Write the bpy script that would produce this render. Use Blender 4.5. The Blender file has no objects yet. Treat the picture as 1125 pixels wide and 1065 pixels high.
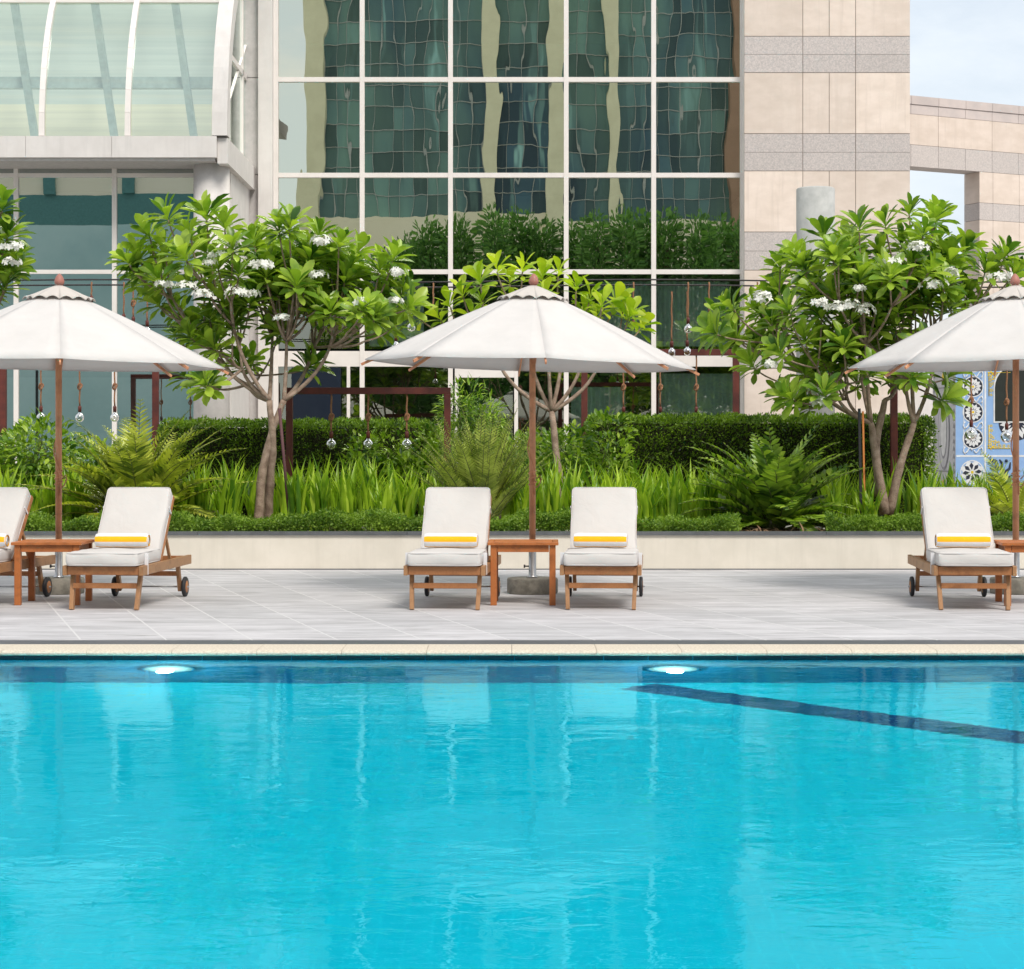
import bpy, math, random
import numpy as np
from mathutils import Vector, Matrix
random.seed(7)
RNG = np.random.default_rng(11)
SC = bpy.context.scene
COL = SC.collection
F = 2166.0; CX = 562.5; HY = 490.0; HC = 1.42
PI = math.pi
R = math.radians

def P(px, py, Y):
    return Vector(((px-CX)*Y/F, Y, HC-(py-HY)*Y/F))
def PX(px, Y): return (px-CX)*Y/F
def PZ(py, Y): return HC-(py-HY)*Y/F

# ------------------------------------------------------------------ materials
def nmat(name):
    m = bpy.data.materials.new(name); m.use_nodes = True
    nt = m.node_tree; nt.nodes.clear()
    out = nt.nodes.new('ShaderNodeOutputMaterial')
    return m, nt, out
def N(nt, t, **kw):
    n = nt.nodes.new(t)
    for k, v in kw.items():
        if k in n.inputs.keys(): n.inputs[k].default_value = v
        else: setattr(n, k, v)
    return n
def c4(c): return (c[0], c[1], c[2], 1)
def mixc(nt, a, b, fac, mode='MIX'):
    n = nt.nodes.new('ShaderNodeMix'); n.data_type = 'RGBA'; n.blend_type = mode
    for s, v in (('A', a), ('B', b)):
        i = [x for x in n.inputs if x.name == s and x.type == 'RGBA'][0]
        if isinstance(v, tuple): i.default_value = c4(v)
        else: nt.links.new(v, i)
    if isinstance(fac, (int, float)): n.inputs[0].default_value = fac
    else: nt.links.new(fac, n.inputs[0])
    return [x for x in n.outputs if x.type == 'RGBA'][0]
def coords(nt, kind='Object', scale=(1, 1, 1), rot=(0, 0, 0)):
    t = nt.nodes.new('ShaderNodeTexCoord'); mp = nt.nodes.new('ShaderNodeMapping')
    mp.inputs['Scale'].default_value = scale; mp.inputs['Rotation'].default_value = rot
    if kind == 'World':
        g = nt.nodes.new('ShaderNodeNewGeometry'); nt.links.new(g.outputs['Position'], mp.inputs[0])
    else: nt.links.new(t.outputs[kind], mp.inputs[0])
    return mp.outputs[0]
def noise(nt, vec, scale, detail=4, rough=.55, lo=None, hi=None, dist=0):
    n = N(nt, 'ShaderNodeTexNoise', Scale=scale, Detail=detail, Roughness=rough, Distortion=dist)
    nt.links.new(vec, n.inputs['Vector'])
    if lo is None: return n.outputs['Fac']
    r = nt.nodes.new('ShaderNodeMapRange'); r.inputs[1].default_value = lo; r.inputs[2].default_value = hi
    nt.links.new(n.outputs['Fac'], r.inputs[0]); return r.outputs[0]
def bump(nt, h, strength=.3, dist=.01, prev=None):
    b = N(nt, 'ShaderNodeBump', Strength=strength, Distance=dist)
    nt.links.new(h, b.inputs['Height'])
    if prev is not None: nt.links.new(prev, b.inputs['Normal'])
    return b.outputs[0]
def pbr(nt, out, col, rough=.6, nrm=None, metal=0, spec=.5, **kw):
    p = nt.nodes.new('ShaderNodeBsdfPrincipled')
    if isinstance(col, tuple): p.inputs['Base Color'].default_value = c4(col)
    else: nt.links.new(col, p.inputs['Base Color'])
    if isinstance(rough, (int, float)): p.inputs['Roughness'].default_value = rough
    else: nt.links.new(rough, p.inputs['Roughness'])
    p.inputs['Metallic'].default_value = metal
    p.inputs['Specular IOR Level'].default_value = spec
    if nrm is not None: nt.links.new(nrm, p.inputs['Normal'])
    for k, v in kw.items(): p.inputs[k].default_value = v
    if out is not None: nt.links.new(p.outputs[0], out.inputs[0])
    return p

def simple(name, a, b=None, scale=8, rough=.6, bs=.2, bd=.004, metal=0, spec=.4, stretch=(1, 1, 1), kind='World', island=0, streak=0):
    m, nt, out = nmat(name); v = coords(nt, kind, stretch)
    b = b or tuple(x*.8 for x in a)
    c = mixc(nt, a, b, noise(nt, v, scale, 5, .6, .35, .65))
    if island:
        g = nt.nodes.new('ShaderNodeNewGeometry')
        r = nt.nodes.new('ShaderNodeMapRange'); r.inputs[3].default_value = 1-island; r.inputs[4].default_value = 1+island
        nt.links.new(g.outputs['Random Per Island'], r.inputs[0])
        cc = nt.nodes.new('ShaderNodeCombineColor'); [nt.links.new(r.outputs[0], cc.inputs[i]) for i in range(3)]
        c = mixc(nt, c, cc.outputs[0], 1, 'MULTIPLY')
    if streak:   # rain run-off and grime
        vs = coords(nt, 'World', (5, 5, .35))
        c = mixc(nt, c, tuple(x*(1-streak) for x in b), noise(nt, vs, 1.3, 6, .7, .50, .80))
        c = mixc(nt, c, tuple(x*(1-streak*.8) for x in b), noise(nt, coords(nt, 'World'), .9, 6, .7, .55, .8))
    pbr(nt, out, c, rough, bump(nt, noise(nt, v, scale*6, 4), bs, bd), metal, spec)
    return m

def leafmat(name, cols, rough=.4, trans=.35, veins=0):
    """cols: list of colours picked at random per leaf"""
    m, nt, out = nmat(name)
    g = nt.nodes.new('ShaderNodeNewGeometry'); cr = nt.nodes.new('ShaderNodeValToRGB')
    e = cr.color_ramp.elements
    e[0].color = c4(cols[0]); e[1].color = c4(cols[-1])
    for i, c in enumerate(cols[1:-1]):
        x = e.new((i+1)/(len(cols)-1)); x.color = c4(c)
    nt.links.new(g.outputs['Random Per Island'], cr.inputs[0])
    v = coords(nt, 'World')
    c = mixc(nt, cr.outputs[0], tuple(x*1.35 for x in cols[-1]), noise(nt, v, 3, 3, .5, .45, .8))
    p = pbr(nt, None, c, rough, None, 0, .45)
    t = nt.nodes.new('ShaderNodeBsdfTranslucent')
    ct = mixc(nt, c, (1.35, 1.5, .55), 1, 'MULTIPLY'); nt.links.new(ct, t.inputs[0])
    ms = nt.nodes.new('ShaderNodeMixShader'); ms.inputs[0].default_value = trans
    nt.links.new(p.outputs[0], ms.inputs[1]); nt.links.new(t.outputs[0], ms.inputs[2]); nt.links.new(ms.outputs[0], out.inputs[0])
    return m

def wood(name, a, b, rough=.45):
    m, nt, out = nmat(name); v = coords(nt, 'World', (3, 3, 3))
    g = nt.nodes.new('ShaderNodeNewGeometry')
    w = N(nt, 'ShaderNodeTexNoise', Scale=5, Detail=6, Roughness=.65, Distortion=1.5)
    v2 = coords(nt, 'Object', (14, 2.2, 9)); nt.links.new(v2, w.inputs[0])
    c = mixc(nt, a, b, w.outputs['Fac'])
    c = mixc(nt, c, tuple(x*.55 for x in b), noise(nt, v, 2.5, 3, .6, .5, .85))
    r = nt.nodes.new('ShaderNodeMapRange'); r.inputs[3].default_value = .72; r.inputs[4].default_value = 1.25
    nt.links.new(g.outputs['Random Per Island'], r.inputs[0])
    cc = nt.nodes.new('ShaderNodeCombineColor'); [nt.links.new(r.outputs[0], cc.inputs[i]) for i in range(3)]
    c = mixc(nt, c, cc.outputs[0], 1, 'MULTIPLY')
    pbr(nt, out, c, rough, bump(nt, w.outputs['Fac'], .25, .002), 0, .4)
    return m

def fabric(name, col, trans=0.0, weave=260, bs=.35, rough=.9):
    m, nt, out = nmat(name); v = coords(nt, 'Object'); vw = coords(nt, 'World')
    c = mixc(nt, col, tuple(x*.93 for x in col), noise(nt, vw, 2.6, 4, .6, .35, .7))
    wrinkle = noise(nt, v, 5, 3, .5, dist=.6)
    nb = bump(nt, wrinkle, .5, .022)
    nb = bump(nt, noise(nt, v, weave, 2), bs, .001, nb)
    p = pbr(nt, None if trans else out, c, rough, nb, 0, .15)
    if trans:
        t = nt.nodes.new('ShaderNodeBsdfTranslucent'); nt.links.new(c, t.inputs[0])
        ms = nt.nodes.new('ShaderNodeMixShader'); ms.inputs[0].default_value = trans
        nt.links.new(p.outputs[0], ms.inputs[1]); nt.links.new(t.outputs[0], ms.inputs[2]); nt.links.new(ms.outputs[0], out.inputs[0])
    return m

M = {}
def build_materials():
    M['teak'] = wood('teak', (.50, .22, .085), (.27, .10, .035))
    M['teak_warm'] = wood('teak_warm', (.60, .20, .055), (.36, .11, .03))
    M['teak_old'] = wood('teak_weathered', (.50, .27, .125), (.30, .14, .06))
    M['pole'] = wood('pole_wood', (.66, .32, .17), (.48, .20, .10))
    M['canopy'] = fabric('canopy_canvas', (.745, .715, .69), .20)
    M['vent'] = fabric('vent_canvas', (.66, .61, .56), .15)
    M['cushion'] = fabric('cushion_canvas', (.61, .58, .555))
    M['piping'] = fabric('cushion_piping', (.60, .57, .55))
    M['towel_white'] = fabric('towel_white', (.73, .72, .73), 0, 120, .8)
    M['towel_yellow'] = fabric('towel_yellow', (.95, .46, .02), 0, 120, .8)
    M['rubber'] = simple('rubber', (.025, .025, .028), rough=.6)
    M['steel'] = simple('steel', (.55, .55, .56), rough=.3, metal=1, scale=20)
    M['concrete'] = simple('base_concrete', (.27, .25, .21), (.16, .15, .125), 14, .9, .5, .006)
    M['rust'] = simple('rust_red_steel', (.15, .035, .026), (.085, .022, .02), 6, .55)
    M['wire'] = simple('dark_wire', (.035, .028, .03), rough=.5)
    M['rope'] = simple('rope', (.36, .18, .095), (.24, .11, .06), 60, .9, .6, .004)
    M['bark'] = simple('grey_bark', (.42, .31, .24), (.22, .15, .11), 12, .85, .8, .012)
    M['bark_dark'] = simple('brown_bark', (.22, .14, .10), (.11, .07, .05), 12, .85, .8, .012)
    M['plumeria'] = leafmat('plumeria_leaf', [(.03, .088, .014), (.085, .19, .02), (.175, .31, .03), (.29, .42, .045), (.41, .52, .075)], .33, .35)
    M['plumeria_light'] = leafmat('young_plumeria_leaf', [(.16, .30, .015), (.32, .45, .025), (.52, .58, .05)], .35, .45)
    M['petal'] = fabric('white_petal', (.86, .85, .80), .25)
    M['petal_eye'] = simple('petal_eye', (.75, .5, .08), rough=.7)
    M['hedge'] = leafmat('hedge_leaf', [(.025, .06, .008), (.055, .12, .010), (.12, .22, .014), (.24, .37, .025)], .45, .3)
    M['strap'] = leafmat('strap_leaf', [(.06, .16, .014), (.15, .30, .016), (.28, .44, .022), (.45, .58, .05)], .35, .4)
    M['cover'] = leafmat('cover_leaf', [(.06, .13, .015), (.12, .23, .022), (.24, .35, .04)], .5, .35)
    M['bush'] = leafmat('bush_leaf', [(.03, .09, .012), (.09, .20, .018), (.19, .34, .03), (.38, .50, .06)], .35, .35)
    M['frond_olive'] = leafmat('olive_frond', [(.06, .10, .018), (.16, .22, .03), (.32, .38, .05), (.60, .62, .10)], .4, .3)
    M['frond_pale'] = leafmat('pale_frond', [(.10, .16, .03), (.24, .31, .05), (.48, .52, .13)], .45, .35)
    M['frond_dark'] = leafmat('dark_frond', [(.025, .065, .014), (.07, .15, .022), (.17, .29, .034), (.34, .46, .06)], .35, .3)
    M['stem'] = simple('green_stem', (.14, .18, .05), (.10, .10, .04), 20)
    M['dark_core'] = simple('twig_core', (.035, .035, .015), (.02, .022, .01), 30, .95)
    M['soil'] = soil()
    M['paving'] = paving()
    M['coping'] = simple('coping_stone', (.70, .62, .50), (.52, .45, .36), 60, .8, .5, .004)
    M['gutter'] = simple('gutter_metal', (.10, .108, .12), (.08, .088, .10), 12, .45)
    M['render'] = simple('cream_render', (.72, .665, .575), (.66, .61, .52), 3, .9, .25, .002, streak=.07)
    M['cap'] = simple('slate_cap', (.12, .125, .135), (.09, .095, .10), 6, .5)
    M['beige_stone'] = simple('beige_limestone', (.755, .645, .565), (.665, .56, .48), 2.2, .75, .15, .002, stretch=(1, 1, 2), island=.08, streak=.07)
    M['grey_granite'] = simple('grey_granite', (.60, .535, .505), (.42, .385, .37), 45, .7, .15, .002, island=.05)
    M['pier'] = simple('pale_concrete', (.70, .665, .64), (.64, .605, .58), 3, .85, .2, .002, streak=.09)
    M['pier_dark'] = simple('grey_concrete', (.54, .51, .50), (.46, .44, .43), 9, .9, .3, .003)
    M['frame'] = simple('off_white_frame', (.80, .745, .71), (.75, .70, .665), 4, .4, .05, .001)
    M['cream_blind'] = simple('cream_blind', (.92, .88, .74), (.80, .77, .66), 1.2, .9, stretch=(.15, 1, 8))
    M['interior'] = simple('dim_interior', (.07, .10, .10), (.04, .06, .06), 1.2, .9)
    M['curtain'] = simple('curtain_cloth', (.72, .80, .76), (.62, .70, .67), 3, .9)
    M['navy'] = simple('navy_panel', (.007, .012, .026), (.010, .016, .03), 5, .3)
    M['glass'] = glass('facade_glass', (.64, .745, .68), .66, .95, 1.15)
    M['glass_low'] = glass('lower_glass', (.62, .74, .70), .26, .98, .9)
    M['glass_side'] = glass('side_glass', (.66, .76, .74), .52, .95, .3)
    M['glass_barrel'] = glass('barrel_glass', (.93, .97, .92), .25, 1, .2)
    M['bulb'] = glass('bulb_glass', (.93, .95, .93), .25, 1, 0)
    M['basin'] = basin()
    M['lane'] = simple('navy_mosaic', (.002, .06, .18), (.003, .08, .22), 40, .5); M['basin_wall_shaded'] = simple('shaded_mosaic_wall', (.004, .22, .42), (.006, .27, .47), 30, .5)  # pool walls: weaker underwater light put into a darker blue than the floor
    M['water'] = water()
    M['kblue'] = simple('painted_blue', (.29, .45, .72), (.24, .40, .68), 5, .5)
    M['kwhite'] = simple('painted_white', (.78, .79, .80), rough=.5)
    M['kblack'] = simple('painted_black', (.02, .025, .045), rough=.5)
    M['kyellow'] = simple('painted_yellow', (.85, .60, .03), rough=.5)
    M['kgrey'] = simple('painted_pale_grey', (.60, .60, .62), (.50, .50, .53), 6, .6)
    M['kline'] = simple('painted_grey', (.33, .33, .37), rough=.6)
    M['tower_frame'] = simple('tower_mullion', (.50, .52, .50), rough=.5)
    M['tower_stone'] = simple('tower_column_stone', (.92, .87, .62), (.82, .77, .54), 1, .8)
    M['tower_brown'] = simple('tower_brown_stone', (.42, .26, .18), (.36, .22, .15), 1, .8)
    M['tower_cream'] = simple('tower_cream_wall', (.95, .87, .68), (.90, .82, .62), .3, .9)
    M['tower_glass'] = towerglass()
    M['evergreen'] = leafmat('evergreen_leaf', [(.05, .13, .03), (.10, .23, .05), (.18, .34, .08)], .5, .25)
    M['led'] = emit('pool_lamp_glow', (.80, .97, 1), 3.4)
    M['terrace'] = simple('terrace_stone', (.42, .40, .37), (.36, .34, .32), 2, .8)

def emit(name, c, s):
    """a lamp lens: hot in the middle where the bulb sits, fading out to the glass rim"""
    m, nt, out = nmat(name); e = nt.nodes.new('ShaderNodeEmission'); e.inputs[0].default_value = c4(c)
    t = nt.nodes.new('ShaderNodeTexCoord'); ln = nt.nodes.new('ShaderNodeVectorMath'); ln.operation = 'LENGTH'; nt.links.new(t.outputs['Object'], ln.inputs[0])
    mr = nt.nodes.new('ShaderNodeMapRange'); mr.interpolation_type = 'SMOOTHSTEP'; mr.inputs[1].default_value = .02; mr.inputs[2].default_value = .17; mr.inputs[3].default_value = s; mr.inputs[4].default_value = .5
    nt.links.new(ln.outputs['Value'], mr.inputs[0]); nt.links.new(mr.outputs[0], e.inputs[1])
    nt.links.new(e.outputs[0], out.inputs[0]); return m

def glass(name, tint, refl, tr, wob):
    m, nt, out = nmat(name)
    gl = nt.nodes.new('ShaderNodeBsdfGlossy'); gl.inputs['Roughness'].default_value = .004
    gl.inputs[0].default_value = (.90, .94, .80, 1) if wob > .5 else (.88, .95, .92, 1) if wob else (1, 1, 1, 1)
    t = nt.nodes.new('ShaderNodeBsdfTransparent'); t.inputs[0].default_value = c4(tuple(x*tr for x in tint))
    if wob:
        # old sheet glass: each pane bows, strongest near its edges (object space of the pane runs -1..1)
        v = coords(nt, 'World', (1, 1, .55))
        b = bump(nt, noise(nt, v, .9, 1, .4), 1, .0022*wob)
        v2 = coords(nt, 'World', (1.6, 1, .5))
        b = bump(nt, noise(nt, v2, 2.4, 1, .4), 1, .00035*wob, b)
        nt.links.new(b, gl.inputs['Normal'])
    lw = nt.nodes.new('ShaderNodeFresnel'); lw.inputs[0].default_value = 1.5
    mr = nt.nodes.new('ShaderNodeMapRange'); mr.inputs[1].default_value = .04; mr.inputs[2].default_value = 1
    mr.inputs[3].default_value = refl; mr.inputs[4].default_value = 1; nt.links.new(lw.outputs[0], mr.inputs[0])
    ms = nt.nodes.new('ShaderNodeMixShader'); nt.links.new(mr.outputs[0], ms.inputs[0])
    nt.links.new(t.outputs[0], ms.inputs[1]); nt.links.new(gl.outputs[0], ms.inputs[2]); nt.links.new(ms.outputs[0], out.inputs[0])
    return m

def towerglass():
    m, nt, out = nmat('tower_glass'); v = coords(nt, 'World', (.5, .5, .16))
    c = mixc(nt, (.15, .265, .225), (.045, .10, .14), noise(nt, v, .35, 3, .5, .35, .6))
    v2 = coords(nt, 'World', (1.2, 1, .05))
    c = mixc(nt, c, (.26, .46, .44), noise(nt, v2, 1.2, 2, .5, .60, .75))
    g = nt.nodes.new('ShaderNodeNewGeometry')
    r = nt.nodes.new('ShaderNodeMapRange'); r.inputs[3].default_value = .5; r.inputs[4].default_value = 1.6
    nt.links.new(g.outputs['Random Per Island'], r.inputs[0])
    cc = nt.nodes.new('ShaderNodeCombineColor'); [nt.links.new(r.outputs[0], cc.inputs[i]) for i in range(3)]
    c = mixc(nt, c, cc.outputs[0], 1, 'MULTIPLY')
    pbr(nt, out, c, .25, None, 0, .35); return m

def soil():
    m, nt, out = nmat('gravelly_soil'); v = coords(nt, 'World')
    vo = N(nt, 'ShaderNodeTexVoronoi', Scale=22); nt.links.new(v, vo.inputs[0])
    c = mixc(nt, (.12, .075, .045), (.07, .045, .03), noise(nt, v, 9, 5))
    st = mixc(nt, (.55, .50, .48), (.75, .72, .70), vo.outputs['Color'])
    c = mixc(nt, c, st, noise(nt, v, 1.6, 3, .5, .50, .54))
    pbr(nt, out, c, .95, bump(nt, vo.outputs['Distance'], .8, .02)); return m

def paving():
    m, nt, out = nmat('grey_stone_paving')
    A = R(17)
    v = coords(nt, 'World', (1, 1, 1), (0, 0, -A))
    br = nt.nodes.new('ShaderNodeTexBrick'); br.offset = .5; br.squash = 1
    vb = coords(nt, 'World', (1, 1, 1), (0, 0, -A+PI/2))
    nt.links.new(vb, br.inputs[0])
    for k, x in (('Scale', 1), ('Mortar Size', .008), ('Mortar Smooth', .1), ('Bias', 0), ('Brick Width', 1.2), ('Row Height', .6)): br.inputs[k].default_value = x
    br.inputs['Color1'].default_value = (.93, .93, .93, 1); br.inputs['Color2'].default_value = (1.06, 1.05, 1.05, 1); br.inputs['Mortar'].default_value = (1, 1, 1, 1)
    vs = coords(nt, 'World', (.9, 3.8, 1), (0, 0, R(-4)))
    c = mixc(nt, (.60, .588, .60), (.38, .372, .378), noise(nt, vs, 1.3, 7, .68, .34, .66, .8))
    vs2 = coords(nt, 'World', (1.2, 9, 1), (0, 0, R(-7)))
    c = mixc(nt, c, (.27, .265, .26), noise(nt, vs2, 1.1, 6, .7, .58, .74, 1.2))
    c = mixc(nt, c, (.71, .71, .73), noise(nt, vs2, 2.1, 5, .6, .60, .8, .5))
    c = mixc(nt, c, br.outputs['Color'], 1, 'MULTIPLY')
    c = mixc(nt, c, (.60, .59, .585), br.outputs['Fac'])
    n1 = bump(nt, noise(nt, vs2, 4, 6, .7), .35, .006)
    pbr(nt, out, c, .62, bump(nt, br.outputs['Fac'], -.4, .002, n1), 0, .35); return m

def basin():
    m, nt, out = nmat('turquoise_mosaic'); v = coords(nt, 'World')
    br = nt.nodes.new('ShaderNodeTexBrick'); br.offset = 0
    nt.links.new(v, br.inputs[0])
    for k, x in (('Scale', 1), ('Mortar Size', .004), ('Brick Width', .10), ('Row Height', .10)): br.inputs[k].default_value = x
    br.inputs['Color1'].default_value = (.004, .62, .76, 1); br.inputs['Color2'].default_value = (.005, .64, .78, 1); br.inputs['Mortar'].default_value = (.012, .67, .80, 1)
    pbr(nt, out, br.outputs['Color'], .6, None, 0, .2); return m

def water():
    m, nt, out = nmat('pool_water')
    v = coords(nt, 'World', (1, 1.3, 1)); 
    h1 = noise(nt, v, .9, 2, .5, dist=.4)
    v2 = coords(nt, 'World', (1, 1.6, 1), (0, 0, .3))
    h2 = noise(nt, v2, 5.5, 3, .55, dist=.8)
    b = bump(nt, h1, 1, .009); b = bump(nt, h2, 1, .0015, b)
    g = N(nt, 'ShaderNodeBsdfGlass', IOR=1.33, Roughness=.0); g.inputs[0].default_value = (.42, .965, 1, 1)
    nt.links.new(b, g.inputs['Normal'])
    rf = N(nt, 'ShaderNodeBsdfRefraction', IOR=1.33, Roughness=.0); rf.inputs[0].default_value = (.42, .965, 1, 1); nt.links.new(b, rf.inputs['Normal'])
    ms = nt.nodes.new('ShaderNodeMixShader'); ms.inputs[0].default_value = .36
    nt.links.new(g.outputs[0], ms.inputs[1]); nt.links.new(rf.outputs[0], ms.inputs[2]); nt.links.new(ms.outputs[0], out.inputs[0]); return m

# ------------------------------------------------------------------ mesh builder
class MB:
    def __init__(s): s.v = []; s.f = []; s.m = []; s.s = []; s.n = 0
    def add(s, verts, faces, mi=0, smooth=False, mis=None):
        b = s.n
        s.v.extend([tuple(x) for x in verts]); s.n += len(verts)
        for i, f in enumerate(faces):
            s.f.append(tuple(b+j for j in f)); s.m.append(mis[i] if mis else mi); s.s.append(smooth)
        return s
    def box(s, c, d, mi=0, rot=None, taper=1):
        hx, hy, hz = d[0]/2, d[1]/2, d[2]/2
        vs = []
        for z in (-1, 1):
            k = taper if z > 0 else 1
            for x, y in ((-1, -1), (1, -1), (1, 1), (-1, 1)): vs.append(Vector((x*hx*k, y*hy*k, z*hz)))
        if rot is not None: vs = [rot @ q for q in vs]
        vs = [q+Vector(c) for q in vs]
        return s.add(vs, [(0, 3, 2, 1), (4, 5, 6, 7), (0, 1, 5, 4), (1, 2, 6, 5), (2, 3, 7, 6), (3, 0, 4, 7)], mi)
    def box2(s, a, b, mi=0):
        return s.box([(a[i]+b[i])/2 for i in range(3)], [abs(b[i]-a[i]) for i in range(3)], mi)
    def beam(s, p, q, w, h, mi=0, up=(0, 0, 1)):
        """rectangular bar from p to q, w sideways, h along 'up'"""
        p, q = Vector(p), Vector(q); d = (q-p).normalized(); u = Vector(up)
        x = d.cross(u).normalized(); u = x.cross(d).normalized()
        vs = []
        for o in (p, q):
            for a, b in ((-1, -1), (1, -1), (1, 1), (-1, 1)): vs.append(o+x*a*w/2+u*b*h/2)
        return s.add(vs, [(0, 1, 2, 3), (4, 7, 6, 5), (0, 4, 5, 1), (1, 5, 6, 2), (2, 6, 7, 3), (3, 7, 4, 0)], mi)
    def tube(s, pts, rad, n=8, mi=0, caps=True):
        pts = [Vector(p) for p in pts]
        if not hasattr(rad, '__len__'): rad = [rad]*len(pts)
        vs = []; prev = None
        for i, p in enumerate(pts):
            d = (pts[min(i+1, len(pts)-1)]-pts[max(i-1, 0)]).normalized()
            if prev is None:
                x = d.orthogonal().normalized()
            else:
                x = (prev-d*prev.dot(d))
                x = x.normalized() if x.length > 1e-6 else d.orthogonal().normalized()
            prev = x; y = d.cross(x)
            for k in range(n):
                a = 2*PI*k/n; vs.append(p+(x*math.cos(a)+y*math.sin(a))*rad[i])
        fs = []
        for i in range(len(pts)-1):
            for k in range(n):
                a = i*n+k; b = i*n+(k+1) % n; fs.append((a, b, b+n, a+n))
        if caps: fs.append(tuple(range(n))[::-1]); fs.append(tuple((len(pts)-1)*n+k for k in range(n)))
        return s.add(vs, fs, mi, True)
    def lathe(s, prof, n=24, c=(0, 0, 0), mi=0, caps=True):
        vs = []; fs = []
        for r, z in prof:
            for k in range(n):
                a = 2*PI*k/n; vs.append((c[0]+r*math.cos(a), c[1]+r*math.sin(a), c[2]+z))
        for i in range(len(prof)-1):
            for k in range(n):
                a = i*n+k; b = i*n+(k+1) % n; fs.append((a, b, b+n, a+n))
        if caps:
            fs.append(tuple(range(n))[::-1]); fs.append(tuple((len(prof)-1)*n+k for k in range(n)))
        return s.add(vs, fs, mi, True)
    def poly(s, pts, mi=0, thick=None, nrm=(0, -1, 0)):
        """flat outline, given a thickness along -nrm"""
        pts = [Vector(p) for p in pts]; n = len(pts)
        if thick is None: return s.add(pts, [tuple(range(n))], mi)
        back = [p-Vector(nrm)*thick for p in pts]
        fs = [tuple(range(n)), tuple(range(2*n-1, n-1, -1))]+[(i, i+n, (i+1) % n+n, (i+1) % n) for i in range(n)]
        return s.add(pts+back, fs, mi)
    def build(s, name, mats, parent=None, bevel=0, autosmooth=False):
        me = bpy.data.meshes.new(name)
        me.from_pydata(s.v, [], s.f)
        if not isinstance(mats, (list, tuple)): mats = [mats]
        for m in mats: me.materials.append(m)
        me.polygons.foreach_set('material_index', s.m); me.polygons.foreach_set('use_smooth', s.s)
        me.update()
        return link(name, me, parent, bevel)

def link(name, me, parent=None, bevel=0):
    o = bpy.data.objects.new(name, me); COL.objects.link(o)
    if parent is not None: o.parent = parent
    if bevel:
        b = o.modifiers.new('bevel', 'BEVEL'); b.width = bevel; b.segments = 2; b.limit_method = 'ANGLE'
    return o
def tag(o, label=None, cat=None, group=None, kind=None):
    if label: o['label'] = label
    if cat: o['category'] = cat
    if group: o['group'] = group
    if kind: o['kind'] = kind
    return o
def empty(name, loc=(0, 0, 0), rz=0, label=None, cat=None, group=None):
    o = bpy.data.objects.new(name, None); COL.objects.link(o); o.location = loc; o.rotation_euler = (0, 0, rz)
    o.empty_display_size = .1
    return tag(o, label, cat, group)
KIDS = {}
def copy_tree(o, parent=None):
    c = o.copy(); COL.objects.link(c)
    if parent is not None: c.parent = parent
    for ch in [x for x in ALL() if x.parent == o]: copy_tree(ch, c)
    return c
def ALL(): return list(SC.objects)
def struct(name, mb, mats, label=None):
    o = mb.build(name, mats); tag(o, label, None, None, 'structure'); return o

def arr_mesh(name, V, Fq, mats, mi=None, smooth=True):
    """V: (n,3) verts; Fq: (m,4) quads"""
    me = bpy.data.meshes.new(name)
    me.vertices.add(len(V)); me.vertices.foreach_set('co', np.asarray(V, dtype=np.float32).ravel())
    me.loops.add(Fq.size); me.loops.foreach_set('vertex_index', Fq.astype(np.int32).ravel())
    k = Fq.shape[1]
    me.polygons.add(len(Fq)); me.polygons.foreach_set('loop_start', np.arange(0, Fq.size, k, dtype=np.int32))
    me.polygons.foreach_set('loop_total', np.full(len(Fq), k, dtype=np.int32))
    if not isinstance(mats, (list, tuple)): mats = [mats]
    for m in mats: me.materials.append(m)
    if mi is not None: me.polygons.foreach_set('material_index', np.asarray(mi, dtype=np.int32))
    me.polygons.foreach_set('use_smooth', np.full(len(Fq), smooth))
    me.update(calc_edges=True)
    return me

# leaf templates: x across, y along, z up; unit length
def blade(stations, fold=.15, droop=.15):
    """stations [(t, halfwidth)], folded along the midrib, tip drooping"""
    V = []; Q = []
    for i, (t, w) in enumerate(stations):
        z = -droop*t*t
        V += [(-w, t, z+fold*w), (0, t, z), (w, t, z+fold*w)]
    for i in range(len(stations)-1):
        a = i*3
        Q += [(a, a+1, a+4, a+3), (a+1, a+2, a+5, a+4)]
    return np.array(V), np.array(Q)
L_PLUM = blade([(0, .02), (.22, .055), (.5, .14), (.74, .182), (.91, .125), (1, .015)], .35, .22)
L_OVAL = blade([(0, .03), (.35, .2), (.7, .2), (1, .02)], .3, .2)
L_NARROW = blade([(0, .04), (.4, .11), (1, .01)], .3, .25)
L_TINY = (np.array([(-.05, 0, 0), (-.28, .5, .08), (0, 1, -.03), (.28, .5, .08)]), np.array([(0, 3, 2, 1)]))

def frames(dirs, ups, roll=None):
    """rotation matrices whose y column is dir and z column near up"""
    y = dirs/np.linalg.norm(dirs, axis=1, keepdims=True)
    x = np.cross(y, ups); n = np.linalg.norm(x, axis=1, keepdims=True)
    bad = n[:, 0] < 1e-4; x[bad] = np.cross(y[bad], np.array([[.3, .7, .2]])); n = np.linalg.norm(x, axis=1, keepdims=True)
    x = x/n; z = np.cross(x, y)
    if roll is not None:
        c, s_ = np.cos(roll)[:, None], np.sin(roll)[:, None]
        x, z = x*c+z*s_, z*c-x*s_
    return np.stack([x, y, z], axis=2)
def scatter(tmpl, pos, rot, scale):
    tv, tf = tmpl; n = len(pos)
    if np.ndim(scale) == 1: scale = np.stack([scale]*3, 1)
    V = np.einsum('nij,nkj->nki', rot, tv[None]*scale[:, None, :])+pos[:, None, :]
    Q = tf[None]+(np.arange(n)*len(tv))[:, None, None]
    return V.reshape(-1, 3), Q.reshape(-1, tf.shape[1])
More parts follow.
